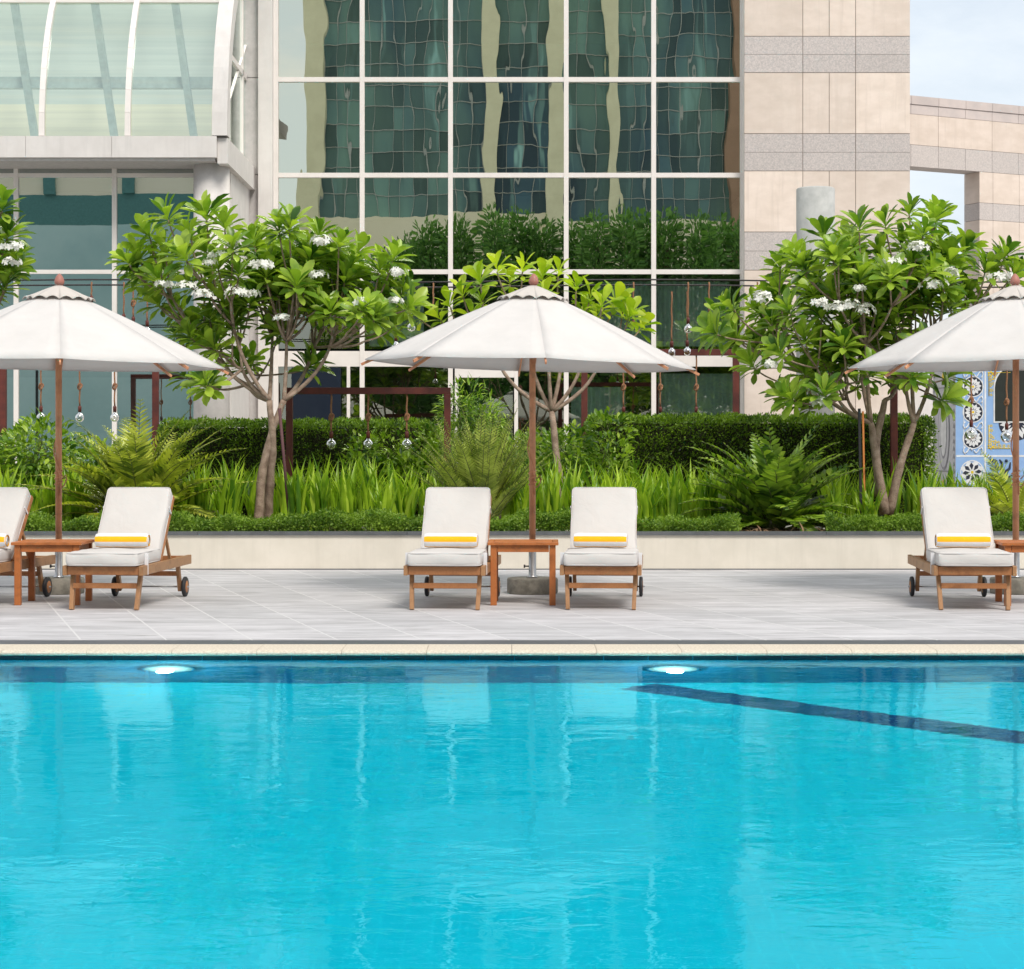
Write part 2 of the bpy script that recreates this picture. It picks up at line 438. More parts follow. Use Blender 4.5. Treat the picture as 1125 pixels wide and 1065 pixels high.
def randdir(n, rng=RNG):
    d = rng.normal(size=(n, 3)); return d/np.linalg.norm(d, axis=1, keepdims=True)

def rbox(sx, sy, sz, r, n=10, plump=.0, seed=0):
    """rounded, slightly plump cushion block centred at the origin"""
    def ticks(h):
        e = [-h, -h+r*.3, -h+r]; m = [(-h+r)+(2*(h-r))*i/n for i in range(1, n)]
        return e+m+[h-r, h-r*.3, h]
    X, Y, Z = ticks(sx/2), ticks(sy/2), [-sz/2, -sz/2+min(r, sz*.45)*.3, -sz/2+min(r, sz*.45), 0, sz/2-min(r, sz*.45), sz/2-min(r, sz*.45)*.3, sz/2]
    mb = MB(); rz = min(r, sz*.45); rnd = random.Random(seed); ph = [rnd.uniform(0, 6) for _ in range(6)]
    def mp(p):
        q = Vector((max(-sx/2+r, min(sx/2-r, p[0])), max(-sy/2+r, min(sy/2-r, p[1])), max(-sz/2+rz, min(sz/2-rz, p[2]))))
        d = Vector(p)-q
        if d.length > 1e-9: d = d.normalized()*r; d.z *= rz/r
        o = q+d
        k = (1-(o.x/(sx/2))**2)*(1-(o.y/(sy/2))**2)
        o.z += (1 if o.z > 0 else -1)*plump*k
        if o.z > 0: o.z += .004*math.sin(o.x*17+ph[0]+2*math.sin(o.y*9+ph[1]))*math.sin(o.y*13+ph[2])
        o.x += .004*math.sin(o.y*15+ph[3]+o.z*20); o.y += .004*math.sin(o.x*14+ph[4]+o.z*18)
        return o
    def grid(A, B, fn, flip):
        vs = [mp(fn(a, b)) for a in A for b in B]; m = len(B); fs = []
        for i in range(len(A)-1):
            for j in range(m-1):
                q = (i*m+j, (i+1)*m+j, (i+1)*m+j+1, i*m+j+1); fs.append(q[::-1] if flip else q)
        mb.add(vs, fs, 0, True)
    grid(X, Y, lambda a, b: (a, b, sz/2), 0); grid(X, Y, lambda a, b: (a, b, -sz/2), 1)
    grid(X, Z, lambda a, b: (a, -sy/2, b), 0); grid(X, Z, lambda a, b: (a, sy/2, b), 1)
    grid(Y, Z, lambda a, b: (sx/2, a, b), 0); grid(Y, Z, lambda a, b: (-sx/2, a, b), 1)
    return mb
def rloop(sx, sy, r, z, k=5):
    pts = []
    for cx_, cy_, a0 in ((1, 1, 0), (-1, 1, 90), (-1, -1, 180), (1, -1, 270)):
        for i in range(k+1):
            a = R(a0+90*i/k); pts.append(Vector((cx_*(sx/2-r)+r*math.cos(a), cy_*(sy/2-r)+r*math.sin(a), z)))
    pts.append(pts[0].copy()); return pts
def xform(mb, mat):
    mb.v = [tuple(mat @ Vector(v)) for v in mb.v]; return mb

def part(name, mb, mats, root, parent=None, bevel=0):
    L = root.location
    mb.v = [(v[0]-L.x, v[1]-L.y, v[2]-L.z) for v in mb.v]
    return mb.build(name, mats, parent or root, bevel)

# ------------------------------------------------------------------ sun lounger
def make_lounger():
    t = empty('sun_lounger'); tk, old = M['teak'], M['teak_old']
    for s in (-1, 1):
        MB().box2((s*.335-.018, 0, .30), (s*.335+.018, 1.78, .385)).build('side_rail', old, t, .004)
    MB().box2((-.315, .01, .305), (.315, .04, .378)).build('front_rail', tk, t, .004)
    MB().box2((-.315, 1.72, .31), (.315, 1.745, .378)).build('rear_rail', tk, t, .004)
    for s in (-1, 1):
        MB().beam((s*.30, .16, .375), (s*.285, .045, .0), .036, .055, up=(0, 1, 0)).build('front_leg', old, t, .004)
        MB().beam((s*.293, 1.46, .375), (s*.287, 1.60, .06), .034, .055, up=(0, 1, 0)).build('rear_leg', old, t, .004)
        w = MB(); w.lathe([(.0, -.017), (.085, -.017), (.094, -.010), (.094, .010), (.085, .017), (.0, .017)], 28)
        xform(w, Matrix.Translation((s*.335, 1.60, .094)) @ Matrix.Rotation(PI/2, 4, 'Y'))
        wh = w.build('wheel', M['rubber'], t)
        h = MB(); h.lathe([(.0, -.019), (.055, -.019), (.060, -.012), (.060, .012), (.055, .019), (.0, .019)], 24)
        xform(h, Matrix.Translation((s*.335, 1.60, .094)) @ Matrix.Rotation(PI/2, 4, 'Y'))
        h.build('wheel_hub', tk, wh)
    MB().tube([(-.37, 1.60, .094), (.37, 1.60, .094)], .008, 8).build('axle', M['steel'], t)
    MB().box2((-.28, .062, .185), (.28, .085, .232)).build('cross_bar', M['teak'], t, .003)
    MB().box2((-.285, 1.50, .20), (.285, 1.525, .245)).build('cross_bar', M['teak'], t, .003)
    sl = MB()
    for i in range(12): sl.box2((-.312, .07+i*.064, .363), (.312, .07+i*.064+.048, .380))
    sl.build('seat_slats', tk, t, .002)
    th = R(50); ax = Vector((0, math.cos(th), math.sin(th))); nn = Vector((0, -math.sin(th), math.cos(th)))
    H = Vector((0, .84, .372)); fr = MB()
    for s in (-1, 1): fr.beam(H+Vector((s*.285, 0, 0)), H+Vector((s*.285, 0, 0))+ax*.75, .03, .045, up=nn)
    for k in range(11):
        a = H+ax*(.05+k*.068); fr.beam(a+Vector((-.27, 0, 0)), a+Vector((.27, 0, 0)), .045, .014, up=nn)
    fr.build('backrest_frame', tk, t, .002)
    sp = MB()
    for s in (-1, 1): sp.beam(H+ax*.45+Vector((s*.24, 0, 0))-nn*.02, Vector((s*.24, 1.42, .33)), .025, .03, up=(0, 1, 0))
    sp.box2((-.28, 1.41, .315), (.28, 1.435, .345)); sp.build('support_strut', old, t, .002)
    c = rbox(.64, .80, .118, .032, 10, .010, 3); xform(c, Matrix.Translation((0, .365, .442))); sc = c.build('seat_cushion', M['cushion'], t)
    pp = MB()
    for z in (.442+.050, .442-.050): pp.tube([p+Vector((0, .365, 0)) for p in rloop(.626, .786, .035, z)], .005, 6, caps=False)
    pp.build('piping', M['piping'], sc)
    rot = Matrix.Rotation(th, 4, 'X'); cen = H+ax*.37+nn*.085
    b = rbox(.60, .78, .11, .032, 10, .008, 9); xform(b, Matrix.Translation(cen) @ rot); bc = b.build('back_cushion', M['cushion'], t)
    pp = MB()
    for z in (.046, -.046): pp.tube([(Matrix.Translation(cen) @ rot) @ p for p in rloop(.587, .767, .035, z)], .005, 6, caps=False)
    pp.build('piping', M['piping'], bc)
    for s in (-1, 1):
        st = MB(); x = s*.322
        st.box2((x+s*.003, .16, .30), (x+s*.035, .172, .49)); st.build('tie', M['towel_white'], sc)
        st = MB(); a = cen+ax*.17+Vector((s*.306, 0, 0))-nn*.07
        st.beam(a, a+nn*.10, .02, .006, up=(1, 0, 0)); st.build('tie', M['towel_white'], bc)
    return t

def make_towel():
    t = MB(); n = 40; L = .47; r = .070
    def col(a):   # a in degrees, 90 = top, 180 = towards the pool
        a = a % 360
        return 1 if (140 < a < 186) or (232 < a < 246) or (20 < a < 60) or (300 < a < 330) else 0
    segs = 14
    for i in range(n):
        a0, a1 = 360*i/n, 360*(i+1)/n
        vs = []
        for k in range(segs+1):
            x = -L/2+L*k/segs
            for a in (a0, a1):
                rr = r*(1+.012*math.sin(k*2.1+a*.05))*(1-(.10 if k in (0, segs) else 0))
                vs.append((x, -rr*-math.cos(R(a))*1.02, rr*math.sin(R(a))*.94))
        t.add(vs, [(2*k, 2*k+2, 2*k+3, 2*k+1) for k in range(segs)], 1 if col((a0+a1)/2) else 0, True)
    for s in (-1, 1):           # rolled spiral at both ends
        for turn in range(5):
            ra, rb = r*.9*(5-turn)/5, r*.9*(5-turn-.62)/5
            vs = []
            for k in range(24):
                a = 2*PI*k/24
                vs += [(s*(L/2-.004*(turn % 2)), ra*math.cos(a), ra*math.sin(a)*.94), (s*(L/2+.004), rb*math.cos(a), rb*math.sin(a)*.94)]
            t.add(vs, [(2*k, 2*((k+1) % 24), 2*((k+1) % 24)+1, 2*k+1) for k in range(24)], 1 if turn == 1 else 0, True)
        t.add([(s*(L/2-.012), r*.88*math.cos(2*PI*k/24), r*.83*math.sin(2*PI*k/24)) for k in range(24)], [tuple(range(24))], 0)
    o = t.build('rolled_towel', [M['towel_white'], M['towel_yellow']]); return o

def make_table():
    t = empty('side_table'); w = M['teak_warm']
    sl = MB()
    for i in range(5): sl.box2((-.262, -.235+i*.0955, .538), (.262, -.235+i*.0955+.088, .560))
    sl.build('table_top', w, t, .002)
    fr = MB()
    fr.box2((-.315, -.30, .536), (.315, -.24, .562)); fr.box2((-.315, .24, .536), (.315, .30, .562))
    fr.box2((-.315, -.238, .536), (-.266, .238, .562)); fr.box2((.266, -.238, .536), (.315, .238, .562)); fr.build('top_frame', w, t, .003)
    for s in (-1, 1): MB().box2((-.23, s*.262-.011, .475), (.23, s*.262+.011, .534)).build('apron', w, t, .002)
    for s in (-1, 1): MB().box2((s*.262-.011, -.22, .475), (s*.262+.011, .22, .534)).build('apron', w, t, .002)
    for sx in (-1, 1):
        for sy in (-1, 1): MB().box((sx*.262, sy*.25, .2675), (.056, .056, .535)).build('leg', w, t, .004)
    return t

# ------------------------------------------------------------------ umbrella
def make_umbrella(off):
    t = empty('parasol')
    MB().tube([(0, 0, .30), (0, 0, 2.93)], .031, 20).build('pole', M['pole'], t)
    b = MB(); b.lathe([(0, 0), (.238, 0), (.245, .01), (.245, .135), (.238, .148), (0, .150)], 48); b.build('base', M['concrete'], t)
    s = MB(); s.lathe([(0, .15), (.05, .15), (.05, .165), (.036, .17), (.036, .50), (0, .50)], 24); s.build('base_sleeve', M['steel'], t)
    for z in (.26, .42):
        k = MB(); k.tube([(-.034, 0, z), (-.07, 0, z)], .007, 8); k.tube([(-.07, 0, z), (-.085, 0, z)], .016, 10); k.build('clamp_knob', M['rubber'], t)
    A = [R(off+45*i) for i in range(8)]; Rr, Zr = 1.60, 2.205; r0, z0 = .10, 2.90
    def rib(a, u):
        r = r0+(Rr-r0)*u; z = z0+(Zr-z0)*(u**1.04)+.012*math.sin(PI*u)
        return Vector((r*math.cos(a), r*math.sin(a), z))
    c = MB(); n, m = 10, 8
    for i in range(8):
        vs = []
        for j in range(n+1):
            u = j/n; p, q = rib(A[i], u), rib(A[(i+1) % 8], u)
            for k in range(m+1):
                w = k/m; s_ = 4*w*(1-w)
                x = p.lerp(q, w); x.z -= .007*s_*u+.003*math.sin(k*1.9+j*2.3+i)*s_
                x.x *= 1-.009*s_*u; x.y *= 1-.009*s_*u
                vs.append(x)
        m1 = m+1; fs = [(j*m1+k, (j+1)*m1+k, (j+1)*m1+k+1, j*m1+k+1) for j in range(n) for k in range(m)]
        c.add(vs, fs, 0, True)
    co = c.build('canopy', M['canopy'], t)
    so = co.modifiers.new('cloth', 'SOLIDIFY'); so.thickness = .003; so.offset = 0
    h = MB()   # stitched hem
    for i in range(8):
        pts = []
        for k in range(m+1):
            w = k/m; s_ = 4*w*(1-w); x = rib(A[i], 1).lerp(rib(A[(i+1) % 8], 1), w); x.z -= .007*s_+.003; x.x *= 1-.009*s_; x.y *= 1-.009*s_; pts.append(x)
        h.tube(pts, .0035, 6)
    h.build('hem', M['canopy'], co)
    v = MB()
    for i in range(8):
        vs = []; nn = 6
        for j in range(nn+1):
            u = j/nn
            for k in range(m+1):
                w = k/m; a0, a1 = A[i], A[(i+1) % 8]; r = .035+.315*u; zz = 2.965-.145*u+.008*math.sin(PI*u)
                p = Vector((r*math.cos(a0), r*math.sin(a0), zz)); q = Vector((r*math.cos(a1), r*math.sin(a1), zz))
                x = p.lerp(q, w); s_ = 4*w*(1-w); x.z += (.028*abs(math.sin(2*PI*w))-.004)*(u**5)+.006*s_*u; vs.append(x)
        m1 = m+1; v.add(vs, [(j*m1+k, (j+1)*m1+k, (j+1)*m1+k+1, j*m1+k+1) for j in range(nn) for k in range(m)], 0, True)
    vo = v.build('vent_cap', M['vent'], t); so = vo.modifiers.new('cloth', 'SOLIDIFY'); so.thickness = .004
    f = MB(); f.lathe([(0, 2.95), (.030, 2.95), (.034, 2.975), (.046, 2.985), (.048, 3.01), (.036, 3.045), (.018, 3.07), (0, 3.082)], 20)
    f.build('finial', simple_cached('finial_wood', (.42, .17, .13)), t)
    hub = MB(); hub.lathe([(.031, 2.76), (.075, 2.76), (.075, 2.80), (.031, 2.80)], 16); hub.lathe([(.031, 2.30), (.07, 2.30), (.07, 2.345), (.031, 2.345)], 16)
    hub.build('hub', M['pole'], t)
    for a in A:
        d = Vector((math.cos(a), math.sin(a), 0)); rb = MB()
        p = rib(a, 0); p.z -= .09; q = rib(a, 1)+d*.035; q.z -= .052; mid = rib(a, .5); mid.z -= .036
        rb.beam(d*.06+Vector((0, 0, 2.78)), mid, .016, .026); rb.beam(mid, q, .016, .026)
        ro = rb.build('rib', M['pole'], t, .002)
        st = MB(); st.beam(d*.06+Vector((0, 0, 2.32)), rib(a, .47)+Vector((0, 0, -.045)), .013, .022); st.build('strut', M['pole'], ro)
    rp = MB(); pts = []
    for k in range(60):
        u = k/59; z = 2.3-1.35*u; a = u*5+math.sin(u*9)*.8; r = .036+.008*math.sin(u*7)**2; pts.append((r*math.cos(a), r*math.sin(a)*1.0, z))
    rp.tube(pts, .006, 6)
    pts = [(.038*math.cos(k*.7), .038*math.sin(k*.7), 1.02+.006*k) for k in range(28)]; rp.tube(pts, .006, 6)
    pts = [(.04, -.02, 1.10), (.075, -.03, 1.14), (.085, -.03, 1.10), (.06, -.03, 1.04), (.04, -.02, 1.02)]; rp.tube(pts, .006, 6)
    rp.build('cord', M['pole'], t)
    return t
_sc = {}
def simple_cached(n, c):
    if n not in _sc: _sc[n] = simple(n, c, rough=.5)
    return _sc[n]

# ------------------------------------------------------------------ plants
def bez(p, c, q, n=8):
    return [(p*(1-t)**2+c*2*t*(1-t)+q*t*t) for t in [i/n for i in range(n+1)]]
def kmeans(pts, k, it=12, seed=1):
    rng = np.random.default_rng(seed); A = np.array([tuple(p) for p in pts]); k = min(k, len(A))
    C = A[rng.choice(len(A), k, replace=False)]
    for _ in range(it):
        d = ((A[:, None]-C[None])**2).sum(2); l = d.argmin(1)
        for j in range(k):
            if (l == j).any(): C[j] = A[l == j].mean(0)
    return l
def flower_cluster_mesh(seed):
    rng = np.random.default_rng(seed); pos = []; dr = []; n = 17
    V = []; Q = []; off = 0; mi = []
    for i in range(n):
        d = randdir(1, rng)[0]; d[2] = abs(d[2])*.8+.1; d /= np.linalg.norm(d)
        c = d*rng.uniform(.03, .10)*np.array([1.25, 1.1, .85])
        a = rng.uniform(0, 6); ax = np.cross(d, [0.1, .2, 1]); ax /= np.linalg.norm(ax); ay = np.cross(d, ax)
        dirs = np.array([(ax*math.cos(a+k*2*PI/5)+ay*math.sin(a+k*2*PI/5))+d*.35 for k in range(5)])
        v, q = scatter(L_OVAL, np.repeat(c[None], 5, 0), frames(dirs, np.repeat(d[None], 5, 0)), np.stack([np.full(5, .052), np.full(5, .040), np.full(5, .04)], 1))
        V.append(v); Q.append(q+off); off += len(v); mi += [0]*len(q)
    V = np.concatenate(V); Q = np.concatenate(Q)
    return arr_mesh('flower_cluster', V, Q, [M['petal']], mi)
def frangipani(name, root_loc, trunks, tips, label, leafm='plumeria', barkm='bark', flowers=(), extra=20, kmain=7, trad=.07, leaf=.31, nleaf=23, seed=5, broad=1.0):
    """trunks: list of point lists (world); tips: world points of leaf rosettes"""
    t = empty(name, root_loc, 0, label, 'tree'); rng = np.random.default_rng(seed); rnd = random.Random(seed)
    tips = [Vector(p) for p in tips]
    cen = sum(tips, Vector())/len(tips)
    for _ in range(extra):     # rosettes in the depth of the crown
        a = rnd.choice(tips); b = rnd.choice(tips); p = a.lerp(b, rnd.uniform(.2, .5)); p.y = cen.y+rnd.uniform(-.2, 1.3); p.z -= rnd.uniform(0, .15); tips.append(p)
    mb = MB(); ends = []
    for tr in trunks:
        tr = [Vector(p) for p in tr]; n = len(tr)
        pts = []
        for i in range(n-1):
            for k in range(5): pts.append(tr[i].lerp(tr[i+1], k/5)+Vector((math.sin(i*3+k)*.006, math.cos(i*2+k)*.006, 0)))
        pts.append(tr[-1])
        mb.tube(pts, [trad*(1.25-.55*i/len(pts))*(1+.06*math.sin(i*1.7)) for i in range(len(pts))], 12); ends.append(tr[-1])
    lab = kmeans(tips, kmain, seed=seed); rp = []; rd = []; near = {}
    cents = {j: sum([tips[i] for i in range(len(tips)) if lab[i] == j], Vector())/int((lab == j).sum()) for j in set(lab.tolist())}
    for j, c in cents.items(): near[j] = min(range(len(ends)), key=lambda q: abs(ends[q].x-c.x)+.4*abs(ends[q].y-c.y))
    for k in range(len(ends)):
        if k not in near.values():
            for j in sorted(cents, key=lambda q: (cents[q]-ends[k]).length):
                if list(near.values()).count(near[j]) > 1: near[j] = k; break
    for j in cents:
        g = [tips[i] for i in range(len(tips)) if lab[i] == j]; c = sum(g, Vector())/len(g)
        e = ends[near[j]]; node = e.lerp(c, .58); node.z -= .12
        ctl = e.lerp(node, .55)+Vector(((node.x-e.x)*.22, (node.y-e.y)*.2, -.10*(node-e).length))
        path = bez(e, ctl, node, 9); mb.tube(path, [trad*.58*(1-.35*i/9)*(1+.07*math.sin(i*2.1)) for i in range(10)], 9)
        l2 = kmeans(g, max(1, round(len(g)/2.6)), seed=seed+1)
        for jj in set(l2.tolist()):
            gg = [g[i] for i in range(len(g)) if l2[i] == jj]; c2 = sum(gg, Vector())/len(gg)
            n2 = node.lerp(c2, .55); n2.z -= .07
            ctl = node.lerp(n2, .5)+Vector((n2.x-node.x, n2.y-node.y, 0))*.2-Vector((0, 0, .05))
            mb.tube(bez(node, ctl, n2, 6), [trad*.38*(1-.3*i/6) for i in range(7)], 8)
            for p in gg:
                ctl = n2.lerp(p, .5)+Vector((p.x-n2.x, p.y-n2.y, 0))*.25-Vector((0, 0, .03))
                br = bez(n2, ctl, p, 6); mb.tube(br, [trad*.26*(1-.25*i/6) for i in range(7)], 7)
                d = (br[-1]-br[-2]).normalized()*.7+Vector((0, 0, .75)); o = (p-cen); d += Vector((o.x*.28, o.y*.28, 0)); d += Vector((rnd.uniform(-.2, .2), rnd.uniform(-.35, .05), 0))
                rp.append(p); rd.append(d.normalized())
    part('trunk', mb, M[barkm], t)
    pos = []; dirs = []; ups = []; sc = []
    for p, d in zip(rp, rd):
        x = d.orthogonal().normalized(); y = d.cross(x); a0 = rnd.uniform(0, 6); n = nleaf+rnd.randint(-3, 3); sz = rnd.uniform(.82, 1.12)
        for i in range(n):
            a = a0+i*2.39996; u = i/n; e = R(78-82*u**.8)+rnd.uniform(-.15, .15)
            o = x*math.cos(a)+y*math.sin(a); dd = o*math.cos(e)+d*math.sin(e); dd.z -= .12*u
            pos.append(p+d*(.05-.11*u)); dirs.append(dd); ups.append(d*math.cos(e)-o*math.sin(e)+Vector((0, 0, .15)))
            L = leaf*sz*(.62+.45*math.sin(PI*min(1, .25+u*.75)))*rnd.uniform(.85, 1.12); sc.append((L*rnd.uniform(.85, 1.15)*broad, L, L*rnd.uniform(.6, 1.6)))
    V, Q = scatter(L_PLUM, np.array(pos), frames(np.array(dirs), np.array(ups), rng.normal(0, .25, len(pos))), np.array(sc))
    V -= np.array(tuple(t.location)); me = arr_mesh('crown', V, Q, M[leafm]); link('crown', me, t)
    if flowers:
        fm = [flower_cluster_mesh(seed+k) for k in range(3)]
        for i, p in enumerate(flowers):
            o = link('flower_cluster', fm[i % 3], t); o.location = Vector(p)-t.location; o.rotation_euler = (0, 0, i*1.3); s = rnd.uniform(.9, 1.35); o.scale = (s*1.2, s, s)
    return t

def fern(name, loc, n, L, e0, e1, spread, lmat, label, pairs=24, ll=.17, lw=1.0, width_prof=.9, seed=1, azim=None, tmpl=L_NARROW, cat='fern'):
    t = empty(name, loc, 0, label, cat); rnd = random.Random(seed); rng = np.random.default_rng(seed)
    st = MB(); pos = []; dirs = []; ups = []; sc = []
    for i in range(n):
        az = (azim[0]+(azim[1]-azim[0])*rnd.random()) if azim else i*2.39996+rnd.uniform(-.3, .3)
        u = (i+.5)/n; el = R(e0+(e1-e0)*u+rnd.uniform(-6, 6)); ln = L*rnd.uniform(.72, 1.08)*(1-.12*u)
        o = Vector((math.cos(az), math.sin(az)*.8, 0)); p = Vector((rnd.uniform(-.06, .06), rnd.uniform(-.06, .06), 0))+o*.05
        bend = R(spread)*rnd.uniform(.6, 1.2); steps = 14; pts = [p.copy()]; tang = []
        for k in range(steps):
            e = el-bend*(k/steps)**1.3; d = o*math.cos(e)+Vector((0, 0, math.sin(e))); tang.append(d); p = p+d*ln/steps; pts.append(p.copy())
        tang.append(tang[-1]); st.tube(pts, [.009*(1-.75*k/steps) for k in range(steps+1)], 5)
        side = Vector((-o.y, o.x, 0)).normalized(); tw = rnd.uniform(-.5, .5)
        for k in range(pairs):
            v = .16+.84*(k+.5)/pairs; f = v*steps; a = int(f); fr_ = f-a
            q = pts[a].lerp(pts[min(a+1, steps)], fr_); d = tang[a]; nn = side.cross(d).normalized()
            if nn.z < 0: nn = -nn
            l = ll*(math.sin(PI*min(1, .12+.88*v)**width_prof)*.85+.18)*rnd.uniform(.88, 1.08)
            for s in (-1, 1):
                dd = side*s*math.cos(.65)+d*math.sin(.65)+nn*(.28+tw*s*.3)
                pos.append(q); dirs.append(dd); ups.append(nn); sc.append((l*lw, l, l))
    st.build('stem', M['stem'], t)
    V, Q = scatter(tmpl, np.array(pos), frames(np.array([tuple(d) for d in dirs]), np.array([tuple(d) for d in ups]), rng.normal(0, .15, len(pos))), np.array(sc))
    link('fronds', arr_mesh('fronds', V, Q, M[lmat]), t); return t

def strap_mesh(seed, n=46, h=.85):
    rng = random.Random(seed); mb = MB()
    for i in range(n):
        az = rng.uniform(0, 2*PI); o = Vector((math.cos(az), math.sin(az), 0)); side = Vector((-o.y, o.x, 0))
        p = Vector((rng.uniform(-.10, .10), rng.uniform(-.10, .10), 0)); L = h*rng.uniform(.55, 1.12); lean = rng.uniform(.02, .30); curl = rng.uniform(.1, 1.0)*(1.5 if rng.random() < .2 else .7); w = rng.uniform(.020, .038)
        vs = []; K = 7; e = PI/2-lean
        for k in range(K+1):
            u = k/K; ww = w*(1 if u < .6 else (1-u)/.4)+.0008; nn = Vector((-o.x*math.sin(e), -o.y*math.sin(e), math.cos(e)))
            vs += [p-side*ww+nn*ww*.5, p, p+side*ww+nn*ww*.5]
            p = p+(o*math.cos(e)+Vector((0, 0, math.sin(e))))*L/K; e -= curl*(u**1.6)*.5+.01
        fs = []
        for k in range(K):
            a = k*3; fs += [(a, a+1, a+4, a+3), (a+1, a+2, a+5, a+4)]
        mb.add(vs, fs, 0, True)
    return mb
def bush(name, loc, size, n, lmat, label, leaf=.10, seed=1, tmpl=L_OVAL, cat='shrub', upright=.3, lobes=9):
    t = empty(name, loc, 0, label, cat); rng = np.random.default_rng(seed); rnd = random.Random(seed)
    S = np.array(size)
    lob = [(np.array([rnd.uniform(-.36, .36), rnd.uniform(-.3, .3), rnd.uniform(.25, .78)]), rnd.uniform(.17, .3)) for _ in range(lobes)]
    st = MB(); pos = []; ctr = []
    for c, r in lob:
        k = int(n*r/sum(x[1] for x in lob)); d = randdir(k, rng); rad = r*rng.uniform(.55, 1.12, k)**.6
        q = c+d*rad[:, None]*np.array([1, 1, .95]); pos.append(q*S); ctr.append(d)
        e = Vector(tuple(c*S)); st.tube(bez(Vector((rnd.uniform(-.05, .05), 0, 0)), Vector((0, 0, e.z*.5)), e, 6), [.014*(1-.6*i/6) for i in range(7)], 6)
        for _ in range(5):
            dd = randdir(1, rng)[0]*r*.8; st.tube([e*.75, e, e+Vector(tuple(dd*S))], [.007, .006, .003], 5)
    pos = np.concatenate(pos); d = np.concatenate(ctr); pos[:, 2] = np.maximum(pos[:, 2], .02)
    dirs = d*.9+rng.normal(0, .45, d.shape)+np.array([0, 0, upright]); ups = np.tile([0, 0, 1.], (len(d), 1))+d*.4
    s = leaf*rng.uniform(.65, 1.25, len(d)); V, Q = scatter(tmpl, pos, frames(dirs, ups, rng.normal(0, .4, len(d))), s)
    st.build('stem', M['stem'], t); link('foliage', arr_mesh('foliage', V, Q, M[lmat]), t); return t
def hedge(loc, size, n, label, seed):
    t = empty('clipped_hedge', loc, 0, label, 'hedge'); rng = np.random.default_rng(seed); sx, sy, sz = size
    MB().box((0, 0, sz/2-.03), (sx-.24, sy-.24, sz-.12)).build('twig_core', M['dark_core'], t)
    A = [('f', sx*sz*1.25), ('t', sx*sy), ('b', sx*sz*.3), ('l', sy*sz), ('r', sy*sz)]; tot = sum(a for _, a in A); P_ = []; D = []
    for k, a in A:
        m = int(n*a/tot); u, v = rng.uniform(-.5, .5, m), rng.uniform(-.5, .5, m); dep = rng.uniform(0, 1, m)**1.5*.15
        lump = .035*np.sin(u*sx*5.3+1)*np.sin(v*7+u*9)+.02*np.sin(u*sx*13)
        dep = dep-lump-np.abs(rng.normal(0, .022, m))*(rng.random(m) < .3)
        if k == 'f': q = np.stack([u*sx, -sy/2+dep, (v+.5)*sz], 1); d = [0, -1, .25]
        if k == 'b': q = np.stack([u*sx, sy/2-dep, (v+.5)*sz], 1); d = [0, 1, .25]
        if k == 't': q = np.stack([u*sx, v*sy, sz-dep*.7], 1); d = [0, -.1, 1]
        if k == 'l': q = np.stack([-sx/2+dep, u*sy, (v+.5)*sz], 1); d = [-1, 0, .25]
        if k == 'r': q = np.stack([sx/2-dep, u*sy, (v+.5)*sz], 1); d = [1, 0, .25]
        # rounded shoulders
        ex = np.maximum(0, np.abs(q[:, 0])-(sx/2-.12))/.12; ey = np.maximum(0, np.abs(q[:, 1])-(sy/2-.12))/.12; ez = np.maximum(0, q[:, 2]-(sz-.12))/.12
        q[:, 2] -= .05*(ex**2+ey**2)*(ez > 0); P_.append(q); D.append(np.tile(d, (m, 1)))
    pos = np.concatenate(P_); D = np.concatenate(D)+rng.normal(0, .55, pos.shape)
    V, Q = scatter(L_OVAL, pos, frames(D, randdir(len(pos), rng)), rng.uniform(.030, .058, len(pos)))
    link('foliage', arr_mesh('foliage', V, Q, M['hedge'], smooth=False), t); return t

# ------------------------------------------------------------------ hanging bulb
def pendant(loc, drop, bulb_r=.075, knot=True, label='', group=None, has_bulb=True):
    t = empty('pendant_lamp', loc, 0, label, 'pendant lamp', group)
    rp = MB(); pts = [(.004*math.sin(i*1.3), .004*math.cos(i*1.7), -drop*i/10) for i in range(11)]; rp.tube(pts, .012, 7)
    if knot:
        zc = -drop*.62
        kp = [(.026*math.cos(a*1.0)*(1+.3*math.sin(2*a)), .02*math.sin(2*a), zc+.045*math.sin(a)) for a in [2*PI*i/18 for i in range(19)]]
        rp.tube(kp, .013, 7)
    rp.build('rope', M['rope'], t)
    s = MB(); s.lathe([(0, -drop-.09), (.024, -drop-.09), (.026, -drop-.02), (.018, -drop), (0, -drop)], 12); s.build('socket', M['rust'], t)
    if has_bulb:
        r = bulb_r; pr = [(.016, -drop-.085)]+[(max(.001, r*math.sin(a)), -drop-.085-.02-r+r*math.cos(a)) for a in [PI*(k+1.5)/12 for k in range(11)]]
        b = MB(); b.lathe(pr, 18, caps=False); bo = b.build('bulb', M['bulb'], t)
        fz = -drop-.12; fl = MB(); fl.tube([(-.012, 0, fz+.03), (-.022, 0, fz-.03), (-.007, 0, fz-.05), (.007, 0, fz-.02), (.022, 0, fz-.03), (.012, 0, fz+.03)], .0025, 5); fl.build('filament', M['rope'], bo)
    return t

# ================================================================== the place
build_materials()

